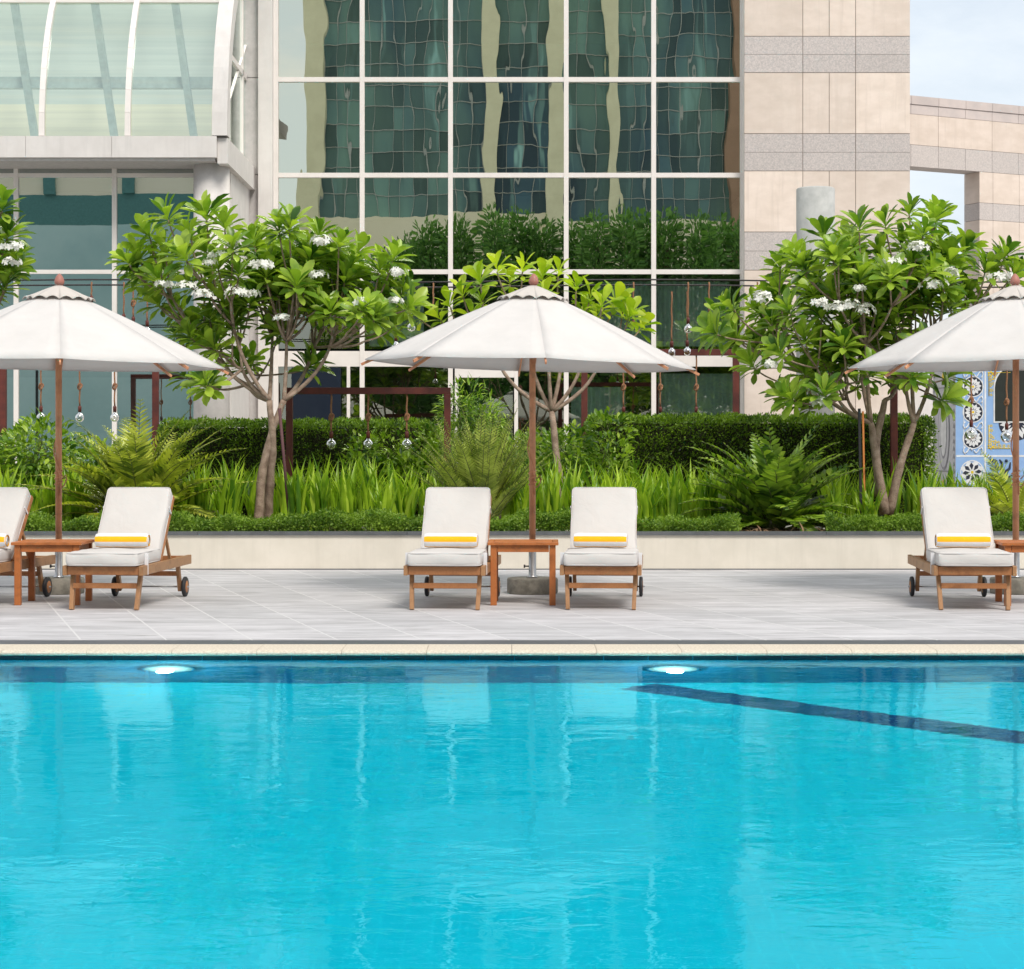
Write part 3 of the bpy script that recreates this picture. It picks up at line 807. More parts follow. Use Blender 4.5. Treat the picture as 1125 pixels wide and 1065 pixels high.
# ---- pool, deck, planter
PY0, PY1, PXW = 2.3, 13.72, 13.0
d = MB()
d.box2((-40, 14.44, -.30), (40, 22.62, 0)); d.box2((-40, -9, -.30), (40, PY0-.38, 0))
d.box2((-40, PY0-.38, -.30), (-PXW-.38, 14.44, 0)); d.box2((PXW+.38, PY0-.38, -.30), (40, 14.44, 0))
struct('pool_deck', d, M['paving'])
g = MB(); g.box2((-PXW, 14.11, -.10), (PXW, 14.44, -.004))
for x in range(0): pass
struct('drain_channel', g, M['gutter'])
c = MB(); n = 44
for i in range(n):
    a = -PXW+2*PXW*i/n; b = -PXW+2*PXW*(i+1)/n-.003
    # bullnosed coping stone
    prof = [(14.11, 0), (13.74, 0), (13.708, -.005), (13.692, -.018), (13.692, -.030), (13.705, -.040), (14.11, -.040)]
    vs = [(a, y, z) for y, z in prof]+[(b, y, z) for y, z in prof]; k = len(prof)
    c.add(vs, [tuple(range(k))[::-1], tuple(range(k, 2*k))]+[(j, (j+1) % k, (j+1) % k+k, j+k) for j in range(k)], 0)
c.box2((-PXW-.38, PY0-.38, -.04), (PXW+.38, PY0, 0)); c.box2((-PXW-.38, PY0, -.04), (-PXW, 14.44, 0)); c.box2((PXW, PY0, -.04), (PXW+.38, 14.44, 0))
struct('pool_coping', c, M['coping'])
b = MB(); ZB = -1.35
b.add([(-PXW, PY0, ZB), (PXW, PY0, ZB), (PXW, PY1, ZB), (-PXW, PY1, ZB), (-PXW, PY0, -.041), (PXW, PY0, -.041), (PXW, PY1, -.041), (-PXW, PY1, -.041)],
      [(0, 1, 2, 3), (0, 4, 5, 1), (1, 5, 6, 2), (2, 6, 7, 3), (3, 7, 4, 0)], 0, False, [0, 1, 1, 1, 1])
struct('pool_basin', b, [M['basin'], M['basin_wall_shaded']])
l = MB()
for i in range(int(2*PXW/.31)):
    x = -PXW+i*.31; l.box2((x, PY1-.012, -.175), (x+.304, PY1-.001, -.042))
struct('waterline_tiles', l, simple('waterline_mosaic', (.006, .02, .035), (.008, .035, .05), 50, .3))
l = MB(); p0, p1 = Vector((.86, 13.55, ZB+.004)), Vector((6.0, 8.2, ZB+.004)); dd = (p1-p0).normalized(); sd = Vector((dd.y, -dd.x, 0))*.19
p2 = Vector((9.5, 7.2, ZB+.004))
l.add([p0-sd, p0+sd, p1+sd, p1-sd], [(0, 1, 2, 3)], 0)
struct('pool_lane_line', l, M['lane'])
w = MB(); w.add([(-PXW, PY0, -.057), (PXW, PY0, -.057), (PXW, PY1-.012, -.057), (-PXW, PY1-.012, -.057)], [(0, 1, 2, 3)], 0)
struct('pool_water', w, M['water'])
for px, lb in ((180, 'round lit underwater lamp on the pool wall below the left lounger'), (742, 'round lit underwater lamp on the pool wall right of the middle parasol')):
    X = PX(px, 13.1)*1.03; t = empty('pool_lamp', (X, PY1-.03, -.62), 0, lb, 'pool lamp', 'underwater lamps in the pool wall')
    m = MB(); m.lathe([(0, 0), (.165, 0), (.165, .02), (0, .02)], 28); xform(m, Matrix.Rotation(PI/2, 4, 'X')); m.build('lens', M['led'], t)
    pl = bpy.data.lights.new('pool_lamp_light', 'POINT'); pl.energy = 6; pl.shadow_soft_size = .06; pl.color = (.9, .98, 1); lo = bpy.data.objects.new('pool_lamp_light', pl); COL.objects.link(lo); lo.location = (0, -.16, 0); lo.parent = t
    m = MB(); m.lathe([(.168, -.012), (.185, -.012), (.185, .022), (.168, .022)], 28, caps=False); xform(m, Matrix.Rotation(PI/2, 4, 'X')); m.build('trim_ring', M['basin_wall_shaded'], t)

pw = empty('planter_wall', (0, 22.6, 0), 0, 'low cream rendered planter wall with slate cap behind the loungers', 'wall')
m = MB(); m.box2((-30, 22.60, -.05), (30, 22.80, .395)); part('wall', m, M['render'], pw)
m = MB()
for i in range(25): m.box2((-30+i*2.4, 22.575, .395), (-30+(i+1)*2.4-.004, 22.825, .432))
part('cap', m, M['cap'], pw)
m = MB(); m.box2((-30, 22.592, -.002), (30, 22.5995, .012)); part('base_joint', m, M['cap'], pw)
s = MB(); n = 120; mm = 24; vs = []
for j in range(mm+1):
    for i in range(n+1):
        x = -30+60*i/n; y = 22.8+6.4*j/mm; vs.append((x, y, .375+.035*math.sin(x*1.7+y)*math.sin(y*2.1)*min(1, j/3)+.10*j/mm))
s.add(vs, [(j*(n+1)+i, j*(n+1)+i+1, (j+1)*(n+1)+i+1, (j+1)*(n+1)+i) for j in range(mm) for i in range(n)], 0, True)
struct('planting_bed_soil', s, M['soil'])
gt = MB(); gt.add([(-300, 29.2, .46), (300, 29.2, .46), (300, 900, .46), (-300, 900, .46)], [(0, 1, 2, 3)], 0)
gt.add([(-300, -900, -.31), (300, -900, -.31), (300, 29.2, -.31), (-300, 29.2, -.31)], [(0, 1, 2, 3)], 0) if False else None
struct('terrace_ground', gt, M['terrace'])
gt = MB(); gt.add([(-300, -900, -.02), (300, -900, -.02), (300, -9, -.02), (-300, -9, -.02)], [(0, 1, 2, 3)], 0)
struct('street_ground', gt, M['terrace'])

# ---- loungers, towels, tables
YAW = R(-4.2)
lg = make_lounger()
spots = [(-4.90, 17.0, 'white cushioned teak lounger cut off by the left edge, left of the left side table'),
         (-3.53, 17.0, 'white cushioned teak lounger between the left parasol and the empty paving, showing its wheels'),
         (-.585, 17.0, 'white cushioned teak lounger left of the middle side table'),
         (.765, 17.02, 'white cushioned teak lounger right of the middle side table'),
         (3.99, 16.98, 'white cushioned teak lounger left of the right side table')]
tw = make_towel(); yaws = [R(-7), YAW, YAW, YAW, YAW]
tl = ['yellow striped towel roll on the lounger at the left edge', 'yellow striped towel roll on the lounger right of the left parasol pole',
      'yellow striped towel roll on the lounger left of the middle table', 'yellow striped towel roll on the lounger right of the middle table', 'yellow striped towel roll on the lounger by the right table']
for i, (x, y, lb) in enumerate(spots):
    o = lg if i == 0 else copy_tree(lg); o.location = (x, y, 0); o.rotation_euler = (0, 0, yaws[i])
    tag(o, lb, 'sun lounger', 'cushioned teak loungers along the pool')
    q = tw if i == 0 else tw.copy()
    if i: COL.objects.link(q)
    off = Matrix.Rotation(yaws[i], 3, 'Z') @ Vector((.10 if i == 0 else random.uniform(-.02, .03), .600+random.uniform(-.01, .01), .576))
    q.location = (x+off.x, y+off.y, off.z); q.rotation_euler = (0, 0, yaws[i]+random.uniform(-.03, .03)); tag(q, tl[i], 'towel', 'rolled yellow striped towels')
tb = make_table()
for i, (x, y, rz, lb) in enumerate(((-4.14, 17.82, .0, 'teak side table between the two left loungers'), (.103, 17.80, R(-1), 'teak side table between the two middle loungers'), (4.68, 17.72, R(-5), 'teak side table cut off by the right edge beside the right lounger'))):
    o = tb if i == 0 else copy_tree(tb); o.location = (x, y, 0); o.rotation_euler = (0, 0, rz); tag(o, lb, 'side table', 'teak side tables')
for i, (px, off, tilt, lb) in enumerate(((64.5, 13.6, (0, R(.9)), 'white canvas parasol on the left over the left side table'), (585, 4, (0, R(1.6)), 'white canvas parasol in the middle, its whole canopy in view'), (1116, 38.6, (0, R(-1.0)), 'white canvas parasol on the right, half cut off by the edge'))):
    o = make_umbrella(off); o.location = (PX(px, 19), 19, 0); o.rotation_euler = (0, 0, 0); tag(o, lb, 'parasol', 'white canvas parasols')
    for ch in o.children:
        if ch.name.split('.')[0] in ('canopy', 'vent_cap', 'finial', 'hub', 'rib'):
            # the crown sits slightly askew on its pole
            ch.rotation_euler = (0, tilt[1], 0); ch.location = (-math.sin(tilt[1])*2.6, 0, 2.6*(1-math.cos(tilt[1])))

# ---- trees
def TP(lst, Y, spread, seed):
    r = random.Random(seed); return [P(px, py, Y+r.uniform(-spread, spread)) for px, py in lst]
left_tips = [(185,242),(227,242),(247,252),(153,285),(182,279),(205,287),(256,276),(282,270),(307,256),(318,253),(300,280),(340,287),(391,282),(431,287),(292,297),(326,317),(363,294),(383,311),(416,300),(428,311),(441,322),(411,352),(430,360),(340,338),(363,345),(397,342),(338,405),(141,290),(180,295),(158,314),(175,336),(197,345),(210,372),(239,362),(237,384),(265,404),(206,415),(228,424),(262,305),(240,297),(282,317),(211,317),(165,262),(210,262),(350,262),(372,272),(447,340),(152,300)]
left_flow = [(240,283),(256,271),(351,267),(181,314),(222,327),(262,323),(276,325),(312,352),(349,304),(438,301),(432,333),(395,335),(286,293),(205,317),(232,290)]
right_tips = [(944,254),(999,237),(1014,260),(1028,243),(915,280),(875,286),(1060,277),(1002,289),(1043,289),(1103,285),(973,250),(857,297),(885,297),(857,322),(921,291),(944,311),(978,308),(1000,300),(848,356),(834,384),(828,404),(859,390),(885,376),(896,410),(927,381),(919,336),(955,331),(1006,342),(1037,317),(1062,328),(1082,300),(1096,292),(1045,339),(989,418),(955,412),(1002,415),(1042,415),(1034,440),(871,440),(978,339),(941,353),(952,393),(795,352),(788,368),(806,340),(835,340),(868,345),(895,325),(1020,300),(1075,345),(810,372),(905,262),(930,270),(1110,305),(1015,385),(1055,380),(1080,375),(888,448),(905,436)]
right_flow = [(838,330),(899,335),(918,340),(949,343),(977,290),(1026,315),(1046,303),(1098,306),(897,432),(902,445),(848,402),(935,338),(1006,274),(945,318)]
frangipani('frangipani_tree', P(285, 574, 24.3), [[P(283, 578, 24.3), P(288, 520, 24.3), P(300, 470, 24.3), P(312, 440, 24.3)], [P(293, 578, 24.5), P(297, 530, 24.4), P(300, 490, 24.3), P(296, 440, 24.25)]],
           TP(left_tips, 24.4, .75, 3), 'white flowering frangipani with twin trunk left of the middle parasol', flowers=TP(left_flow, 23.75, .15, 4), extra=72, kmain=8, trad=.050, seed=5)
frangipani('frangipani_tree', P(975, 565, 24.6), [[P(972, 565, 24.6), P(962, 500, 24.6), P(957, 465, 24.6)], [P(976, 565, 24.7), P(988, 515, 24.6), P(1004, 465, 24.6)], [P(966, 545, 24.7), P(962, 490, 24.8), P(972, 440, 24.9)]],
           TP(right_tips, 24.7, .85, 8), 'large white flowering frangipani with forked trunk right of the hedge', flowers=TP(right_flow, 24.0, .15, 4), extra=88, kmain=9, trad=.050, seed=9)
mid_tips = [(461,350),(484,352),(495,338),(509,326),(528,312),(546,299),(574,299),(560,312),(596,308),(613,304),(633,319),(648,330),(661,338),(675,335),(690,350),(703,362),(600,330),(640,345),(530,335),(565,340),(684,342),(655,352),(520,352)]
frangipani('frangipani_tree', P(615, 568, 25.0), [[P(615, 570, 25), P(614, 520, 25), P(606, 452, 25)]], TP(mid_tips, 25.0, .35, 12), 'thin bare-limbed young tree rising behind the middle parasol', 'plumeria_light', 'bark', (), 0, 6, .05, .27, 11, 21, 1.25)
edge_tips = [(2,232),(-12,228),(8,262),(-5,290),(4,318),(-22,300),(-30,260),(10,300),(-40,235),(-55,280),(-45,320),(-70,260),(-15,325)]
frangipani('frangipani_tree', P(-45, 575, 24.3), [[P(-40, 575, 24.3), P(-38, 470, 24.3), P(-32, 400, 24.3)]], TP(edge_tips, 24.3, .5, 3), 'white flowering frangipani mostly beyond the left edge', flowers=TP([(13,273),(12,290)], 23.7, .05, 4), extra=6, kmain=4, seed=15)

# stakes tied to the trees
st = MB(); st.tube([P(318, 572, 24.0), P(307, 449, 24.0)], .02, 6); o = st.build('tree_stake', simple('purple_brown_stake', (.12, .05, .055), rough=.7)); tag(o, 'leaning purple brown stake beside the left frangipani trunk', 'stake')
st = MB(); st.beam(P(946, 570, 24.2), P(944, 449, 24.2), .032, .03, up=(0, 1, 0)); o = st.build('tree_stake', M['rubber']); tag(o, 'upright black stake tied before the right frangipani', 'stake')
st = MB(); st.beam(P(950, 570, 24.18), P(948, 452, 24.18), .022, .022, up=(0, 1, 0)); o = st.build('tree_stake', simple('orange_cane', (.62, .22, .05), rough=.6)); tag(o, 'thin orange cane beside the black stake by the right frangipani', 'stake')

# ---- hedges and shrubs
hz = .44
hedge((PX(325, 27.2), 27.6, hz), (3.75, 1.0, PZ(463, 27.1)-hz), 26000, 'dark clipped box hedge behind the left frangipani', 31)
hedge((PX(838, 27.0), 27.6, hz), (4.75, 1.0, PZ(458, 27.1)-hz), 36000, 'long clipped box hedge behind the right side planting', 32)
bush('leafy_shrub', P(20, 570, 25.4), (1.75, 1.1, 1.45), 1900, 'bush', 'broad-leaved yellow green shrub behind the left parasol pole', .115, 41)
bush('leafy_shrub', P(-55, 570, 25.6), (1.2, 1.0, 1.3), 900, 'bush', 'leafy green shrub beyond the left edge', .10, 42)
bush('leafy_shrub', P(425, 560, 26.4), (1.0, .8, 1.15), 1100, 'bush', 'low bright shrub below the two left hanging bulbs of the red frame', .10, 43)
bush('leafy_shrub', P(478, 560, 26.3), (1.0, .8, 1.1), 1100, 'bush', 'low bright shrub at the right post of the red frame', .10, 47)
bush('leafy_shrub', P(540, 560, 27.2), (1.5, .9, 1.75), 2300, 'bush', 'tall narrow-leaved shrub in front of the white door', .12, 44, L_NARROW, upright=-.1)
bush('leafy_shrub', P(655, 560, 26.2), (1.15, .8, 1.35), 1400, 'bush', 'bright shrub right of the thin young tree trunk', .10, 45)
bush('leafy_shrub', P(598, 560, 26.2), (.9, .8, 1.1), 900, 'bush', 'shrub between the middle parasol pole and the thin trunk', .10, 46)
bush('leafy_shrub', P(620, 560, 28.2), (2.2, .8, 1.25), 1700, 'bush', 'shrub mass farther back under the middle parasol', .11, 48)
for k, (px, Y, hh) in enumerate(((30, 28.3, 1.2), (100, 28.4, 1.15))):
    bush('leafy_shrub', P(px, 560, Y), (1.6, .8, hh), 1100, 'bush', ['green shrub at the back behind the left parasol pole', 'green shrub at the back behind the olive cycad'][k], .10, 60+k)

# ---- cycads and ferns
fern('cycad', P(150, 582, 24.0), 66, 1.70, 88, 26, 55, 'frond_olive', 'large olive yellow cycad between the left parasol and left frangipani', 23, .25, 1.12, seed=3, cat='cycad')
fern('fern_plant', P(528, 583, 24.1), 92, 1.55, 89, 52, 28, 'frond_pale', 'upright feathery pale fern left of the middle parasol pole', 32, .15, .85, seed=4, cat='fern')
fern('cycad', P(852, 584, 23.9), 66, 1.48, 88, 14, 60, 'frond_dark', 'dark glossy cycad in front of the right hedge', 15, .23, 1.0, seed=6, cat='cycad', tmpl=L_OVAL)
fern('cycad', P(1122, 584, 24.2), 30, 1.2, 80, 20, 60, 'frond_olive', 'yellow green cycad cut off by the right edge behind the parasol pole', 24, .19, .9, seed=7, cat='cycad')

# ---- strap-leaved lilies
sm = [strap_mesh(100+k, 25, .80+.05*k) for k in range(5)]
proto = [m.build('foliage', M['strap']) for m in sm]
rnd = random.Random(77); cl = []
def clump(px, Y, s):
    i = rnd.randrange(5); z = .37+.10*(Y-22.8)/6.4
    r = empty('lily_clump', (PX(px, Y), Y, z), rnd.uniform(0, 6), 'clump of bright green strap-like leaves in the planting bed', 'lily', 'strap-leaved lily clumps in the bed')
    o = bpy.data.objects.new('foliage', proto[i].data); COL.objects.link(o); o.parent = r; r.scale = (s, s, s*rnd.uniform(.92, 1.08))
for row, Y in enumerate((23.95, 24.65, 25.35, 26.0)):
    x = -20+row*17
    while x < 1150:
        bad = (815 < x < 890) or (110 < x < 190 and row < 3) or (505 < x < 552 and row < 1) or (270 < x < 300 and row < 2) or (955 < x < 990 and row < 3) or (1090 < x and row < 2)
        if not bad and not (row == 3 and 190 < x < 270): clump(x+rnd.uniform(-6, 6), Y+rnd.uniform(-.2, .2), rnd.uniform(.80, 1.0)*(1 if x < 700 else .95)*(.88 if x > 900 else 1))
        x += rnd.uniform(27, 38)
for o in proto: bpy.data.objects.remove(o)

# ---- trailing ground cover along the planter edge
rng = np.random.default_rng(5); n = 84000; X = rng.uniform(-7.6, 7.6, n); Y = 22.83+rng.uniform(0, 1, n)**1.3*.66
pxx = CX+X*F/Y; H = .155+.085*(.5+.5*np.sin(X*2.3+np.sin(X*5.1)))+.025*np.sin(X*11)+.015*np.sin(Y*23+X*7)+rng.normal(0, .018, n); H *= 1-((Y-23.1)/.75)**2*.5
keep = ~((pxx > 812) & (pxx < 908)); H = np.where((pxx > 60) & (pxx < 110), H*.7, H); X, Y, H = X[keep], Y[keep], H[keep]; n = len(X)
Z = .385+H*rng.uniform(0, 1, n)**.55*1.05
D = rng.normal(0, .8, (n, 3))+np.array([0, -.3, .5])
V, Q = scatter(L_TINY, np.stack([X, Y, Z], 1), frames(D, randdir(n, rng)), rng.uniform(.026, .050, n))
o = link('ground_cover', arr_mesh('ground_cover', V, Q, M['cover'], smooth=False)); tag(o, None, None, None, 'stuff'); o['label'] = 'small-leaved green ground cover along the planter edge'
V, Q = scatter(L_NARROW, np.stack([rng.uniform(PX(812, 23.3), PX(915, 23.3), 500), rng.uniform(22.9, 23.9, 500), np.full(500, .41)], 1), frames(rng.normal(0, 1, (500, 3))*[1, 1, .15]+[0, 0, .15], np.tile([0, 0, 1.], (500, 1))), rng.uniform(.05, .16, 500))
o = link('dry_leaves', arr_mesh('dry_leaves', V, Q, simple('dry_leaf', (.34, .21, .12), (.22, .13, .08), 10, .8, island=.4))); tag(o, None, None, None, 'stuff'); o['label'] = 'dry brown fallen leaves under the dark cycad'

# ---- red steel frames and hanging bulbs
def gate(pxa, pxb, pytop, Y, label, w=.085, zb=.42, parts=True):
    xa, xb, zt = PX(pxa, Y), PX(pxb, Y), PZ(pytop, Y); t = empty('steel_frame', ((xa+xb)/2, Y, zb), 0, label, 'frame')
    for x in (xa, xb):
        m = MB(); m.box2((x-w/2, Y-w/2, zb-.1), (x+w/2, Y+w/2, zt-w-.001)); part('post', m, M['rust'], t, None, .004)
    m = MB(); m.box2((xa-w/2, Y-w/2, zt-w), (xb+w/2, Y+w/2, zt)); part('beam', m, M['rust'], t, None, .004)
    return zt-w
gb = gate(318, 491.5, 426, 25.5, 'rust red steel frame with three hanging bulbs left of the middle parasol')
ga = gate(3.5, 171, 384, 28.5, 'rust red steel frame behind the left parasol', .09)
gd = gate(642, 808.5, 384, 28.5, 'rust red steel frame in front of the right hedge', .09)
gr = gate(982, 1150, 396, 26.9, 'rust red steel frame behind the right frangipani', .09)
def pd(px, Y, ztop, pyb, label, group, knot=True, r=.07, bulb=True):
    zb = PZ(pyb, Y); pendant((PX(px, Y), Y, ztop), ztop-zb-.0, r, knot, label, group, bulb)
g1 = 'rope lamps in the red frame left of the middle parasol'
for px, lb in ((364, 'leftmost of the three knotted rope lamps in the red frame'), (404.5, 'middle one of the three knotted rope lamps in the red frame'), (447, 'rightmost of the three knotted rope lamps in the red frame')): pd(px, 25.5, gb, 474, lb, g1, True, .065)
g2 = 'rope lamps in the frame behind the left parasol'
for px, lb in ((45, 'knotted rope lamp left of the left parasol pole'), (87.6, 'knotted rope lamp just right of the left parasol pole'), (126, 'knotted rope lamp before the window mullion behind the left parasol')): pd(px, 28.5, ga, 446, lb, g2, True, .065)
g3 = 'rope lamps in the frame before the right hedge'
for px, lb in ((685, 'knotted rope lamp nearest the left post above the right hedge'), (725.5, 'knotted rope lamp before the mullion above the right hedge'), (765, 'knotted rope lamp before the curtain above the right hedge')): pd(px, 28.5, gd, 447, lb, g3, True, .075)
g4 = 'rope lamps before the painted kiosk'
for px, py, lb in ((1067, 462, 'knotted rope lamp before the round rosettes of the kiosk'), (1106, 465, 'knotted rope lamp before the arched kiosk window')): pd(px, 26.9, gr, py, lb, g4, True, .085)
# overhead rail with short lamps
RY = 28.2; zr = PZ(309, RY)
t = empty('overhead_rail', (0, RY, zr), 0, 'thin dark double rail carrying rope lamps in front of the facade', 'rail')
for dz, dy in ((0, 0), (-.055, .25)):
    m = MB(); pts = [(x, RY+dy, zr+dz+.02*math.sin(x*.8)) for x in [-12+i*.5 for i in range(int((PX(1400, RY)+12)/.5)+1)]]+[(PX(1401, RY), RY+dy, zr+dz)]; m.tube(pts, .012, 7); part('rail', m, M['wire'], t)
for px, lab in ((-150, 'p'), (1401, 'p')):
    m = MB(); m.tube([(PX(px, RY), RY+.12, .4), (PX(px, RY), RY+.12, zr+.05)], .03, 8); part('post', m, M['wire'], t)
g5 = 'short rope lamps under the overhead rail'
for px, py, lb, bl in ((100.5, 325, 'short lamp stub right of the left parasol tip', False), (136, 345, 'short rope left of the pair of rope lamps over the left parasol', False), (146.5, 348, 'rope lamp with a twisted rope over the left parasol', True), (161.7, 352, 'rope lamp nearest the left frangipani over the left parasol', True), (435, 368, 'rope lamp under the right end of the left frangipani crown', True), (452, 347, 'rope lamp beside the right end of the left frangipani crown', True), (476, 340, 'rope left of the young tree leaves', False), (696, 352, 'bare rope over the right slope of the middle parasol', False), (738, 375, 'low rope lamp nearest the right tip of the middle parasol', True), (755, 374, 'lower lamp of the close pair right of the middle parasol', True), (756, 349, 'upper lamp of the close pair right of the middle parasol', True), (779, 343, 'rope lamp beside the big right frangipani', True), (832, 322, 'short rope before the stone wall', False)):
    back = px in (738, 755); pd(px, RY+(.25 if back else 0), zr-(.13 if back else .015), py, lb, g5, px in (146.5,), .06, bl)

# ================================================================== hotel building
FY = 36.0
hb = empty('hotel_building', (0, FY, .46), 0, 'hotel building with mirrored glass facade, banded stone wall and glazed barrel vault bay', 'building')
fx = [PX(x, FY) for x in (303.5, 398, 495, 622, 718, 815.5)]
fz = [.46, 2.90]+[2.90+1.0*0+(4.59-2.90)]+[4.59+1.755*k for k in range(1, 9)]
fz = [.46, PZ(402, FY), PZ(299, FY), PZ(193, FY), PZ(88, FY)]+[PZ(88, FY)+1.755*k for k in range(1, 8)]
FW = .085
fr = MB()
for x in fx: fr.box2((x-FW/2, FY-.06, .46), (x+FW/2, FY+.06, fz[-1]))
for z in fz[2:]:
    for i in range(5): fr.box2((fx[i]+FW/2, FY-.052, z-FW/2), (fx[i+1]-FW/2, FY+.052, z+FW/2))
# spandrel band over the ground floor
for i in range(5): fr.box2((fx[i]+FW/2, FY-.045, PZ(403, FY)), (fx[i+1]-FW/2, FY+.05, PZ(386, FY)))
for x in (PX(462, FY), PX(565.5, FY)): fr.box2((x-.03, FY-.047, PZ(403, FY)), (x+.03, FY-.0455, PZ(386, FY)))
# ground floor mullions and door
dx0, dx1 = PX(500, FY), PX(567, FY)
for x in (dx1, PX(383, FY)): fr.box2((x-.03, FY-.05, .46), (x+.03, FY+.05, PZ(403, FY)))
part('curtain_wall_frame', fr, M['frame'], hb, None, .006)
rng = random.Random(3)
def pane(x0, x1, z0, z1, Y, mat, root, ry=.0022, rx=.002, name='window_pane'):
    """one sheet of glass, hung a hair out of true like every real pane"""
    m = MB(); cx, cz = (x0+x1)/2, (z0+z1)/2; a, b = rng.uniform(-ry, ry), rng.uniform(-rx, rx)
    q = [(x0, z0), (x1, z0), (x1, z1), (x0, z1)]
    vs = [(x, Y+(x-cx)*a+(z-cz)*b, z) for x, z in q]
    m.add(vs, [(0, 1, 2, 3)], 0)
    return part(name, m, mat, root)
for r_ in range(1, len(fz)-1):
    for i in range(5):
        z0 = fz[r_] if r_ > 1 else PZ(386, FY)
        pane(fx[i]+FW/2, fx[i+1]-FW/2, z0+FW/2, fz[r_+1]-FW/2, FY, M['glass'] if r_ > 1 else M['glass_low'], hb)
for a, b in ((fx[0], PX(383, FY)), (PX(383, FY), fx[1]), (fx[1], fx[2]), (dx1, fx[3]), (fx[3], fx[4]), (fx[4], fx[5])):
    pane(a+.035, b-.035, .52, PZ(403, FY), FY, M['glass_low'], hb)
# white door
m = MB(); z1 = PZ(405, FY); fw = .13
for x in (dx0, dx1-.03): m.box2((x-fw/2+.06, FY-.07, .46), (x+fw/2+.0, FY-.01, z1))
m.box2((dx0+fw/2, FY-.068, z1-.17), (dx1-.03-fw/2+.06, FY-.012, z1)); m.box2((dx0+fw/2, FY-.068, .46), (dx1-.03-fw/2+.06, FY-.012, .75))
do = part('door', m, M['frame'], hb, None, .005)
m = MB(); m.box2((dx0+.05, FY-.045, .75), (dx1-.06, FY-.035, z1-.17)); part('door_pane', m, M['glass_low'], hb, do)
m = MB(); m.tube([(dx0+.13, FY-.075, 1.4), (dx0+.13, FY-.11, 1.4), (dx0+.13, FY-.11, 1.6), (dx0+.13, FY-.075, 1.6)], .012, 6); part('handle', m, M['steel'], hb, do)
# navy panel in the left ground-floor bay
m = MB(); m.box2((PX(321, FY), FY-.12, .46), (PX(375, FY), FY-.07, PZ(403.5, FY)-.01)); part('navy_shutter', m, M['navy'], hb, None, .004)
# dim rooms behind
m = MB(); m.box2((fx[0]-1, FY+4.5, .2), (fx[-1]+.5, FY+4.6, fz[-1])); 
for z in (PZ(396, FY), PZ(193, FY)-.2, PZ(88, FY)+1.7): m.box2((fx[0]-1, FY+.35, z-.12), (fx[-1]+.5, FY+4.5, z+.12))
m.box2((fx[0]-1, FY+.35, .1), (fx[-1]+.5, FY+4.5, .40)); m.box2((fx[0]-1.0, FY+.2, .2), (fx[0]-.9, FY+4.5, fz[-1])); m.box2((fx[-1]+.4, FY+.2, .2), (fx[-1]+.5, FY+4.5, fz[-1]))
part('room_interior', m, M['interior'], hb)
def curtain(x0, x1, z0, z1, Y, parent=hb, wl=.16):
    n = int((x1-x0)/.02); vs = []
    for i in range(n+1):
        x = x0+(x1-x0)*i/n; y = Y+.045*math.sin(x*2*PI/wl+.8*math.sin(x*5)); vs += [(x, y, z0), (x, y, z1)]
    m = MB(); m.add(vs, [(2*i, 2*i+2, 2*i+3, 2*i+1) for i in range(n)], 0, True); part('curtain', m, M['curtain'], hb)
curtain(fx[4]+.1, fx[5]-.1, .5, PZ(410, FY), FY+.28); curtain(fx[3]+.1, fx[4]-.5, .5, PZ(425, FY), FY+.32)
curtain(fx[3]+.6, fx[5]-.2, PZ(380, FY), PZ(308, FY), FY+.30); curtain(fx[1]+.1, fx[2]-.5, PZ(380, FY), PZ(308, FY), FY+.30)
# banded stone wall
sy = 35.7; s = F/sy
cols = [PX(x, sy) for x in (817.5, 882, 940, 1000)]; zt = 8.83; rows = []
z = HC+(490-297)/s
base = [(297, 255, 'g'), (255, 188, 'b'), (188, 147, 'g'), (147, 80, 'b'), (80, 40, 'g')]
rows = [(HC+(490-a)/s, HC+(490-b)/s, k) for a, b, k in base]
zz = rows[-1][1]
for k in range(6):
    rows.append((zz, zz+1.11, 'b')); rows.append((zz+1.11, zz+1.78, 'g')); zz += 1.78
zz = rows[0][0]; rows += [(zz-1.11, zz, 'b'), (zz-1.78, zz-1.11, 'g'), (zz-2.89, zz-1.78, 'b'), (zz-4.2, zz-2.89, 'g')]
m = MB(); G = .006
for z0, z1, k in rows:
    xs = list(cols)
    if k == 'b': xs = [cols[0], cols[1], (cols[1]+cols[2])/2, cols[2], cols[3]]
    for i in range(len(xs)-1):
        if k == 'g':
            zm = (z0+z1)/2; m.box2((xs[i]+G, sy, z0+G), (xs[i+1]-G, sy+.03, zm-G/2), 1); m.box2((xs[i]+G, sy, zm+G/2), (xs[i+1]-G, sy+.03, z1-G), 1)
        else: m.box2((xs[i]+G, sy, z0+G), (xs[i+1]-G, sy+.03, z1-G), 0)
part('stone_cladding', m, [M['beige_stone'], M['grey_granite']], hb)
m = MB(); m.box2((cols[0]+.004, sy+.012, .3), (cols[3]-.004, sy+6, zt+9.5)); part('wall', m, simple_cached('joint_mortar', (.33, .27, .23)), hb)  # brown mortar backing, seen in the gaps between the slabs
m = MB(); m.box2((fx[-1]+FW/2, sy+.02, .46), (cols[0]-.002, FY+.2, fz[-1])); part('pilaster', m, M['frame'], hb)
# roofline over the facade
m = MB(); m.box2((fx[0]-1, FY-.2, fz[-1]+.05), (cols[3], FY+6, fz[-1]+1.2)); part('roof', m, M['pier'], hb)
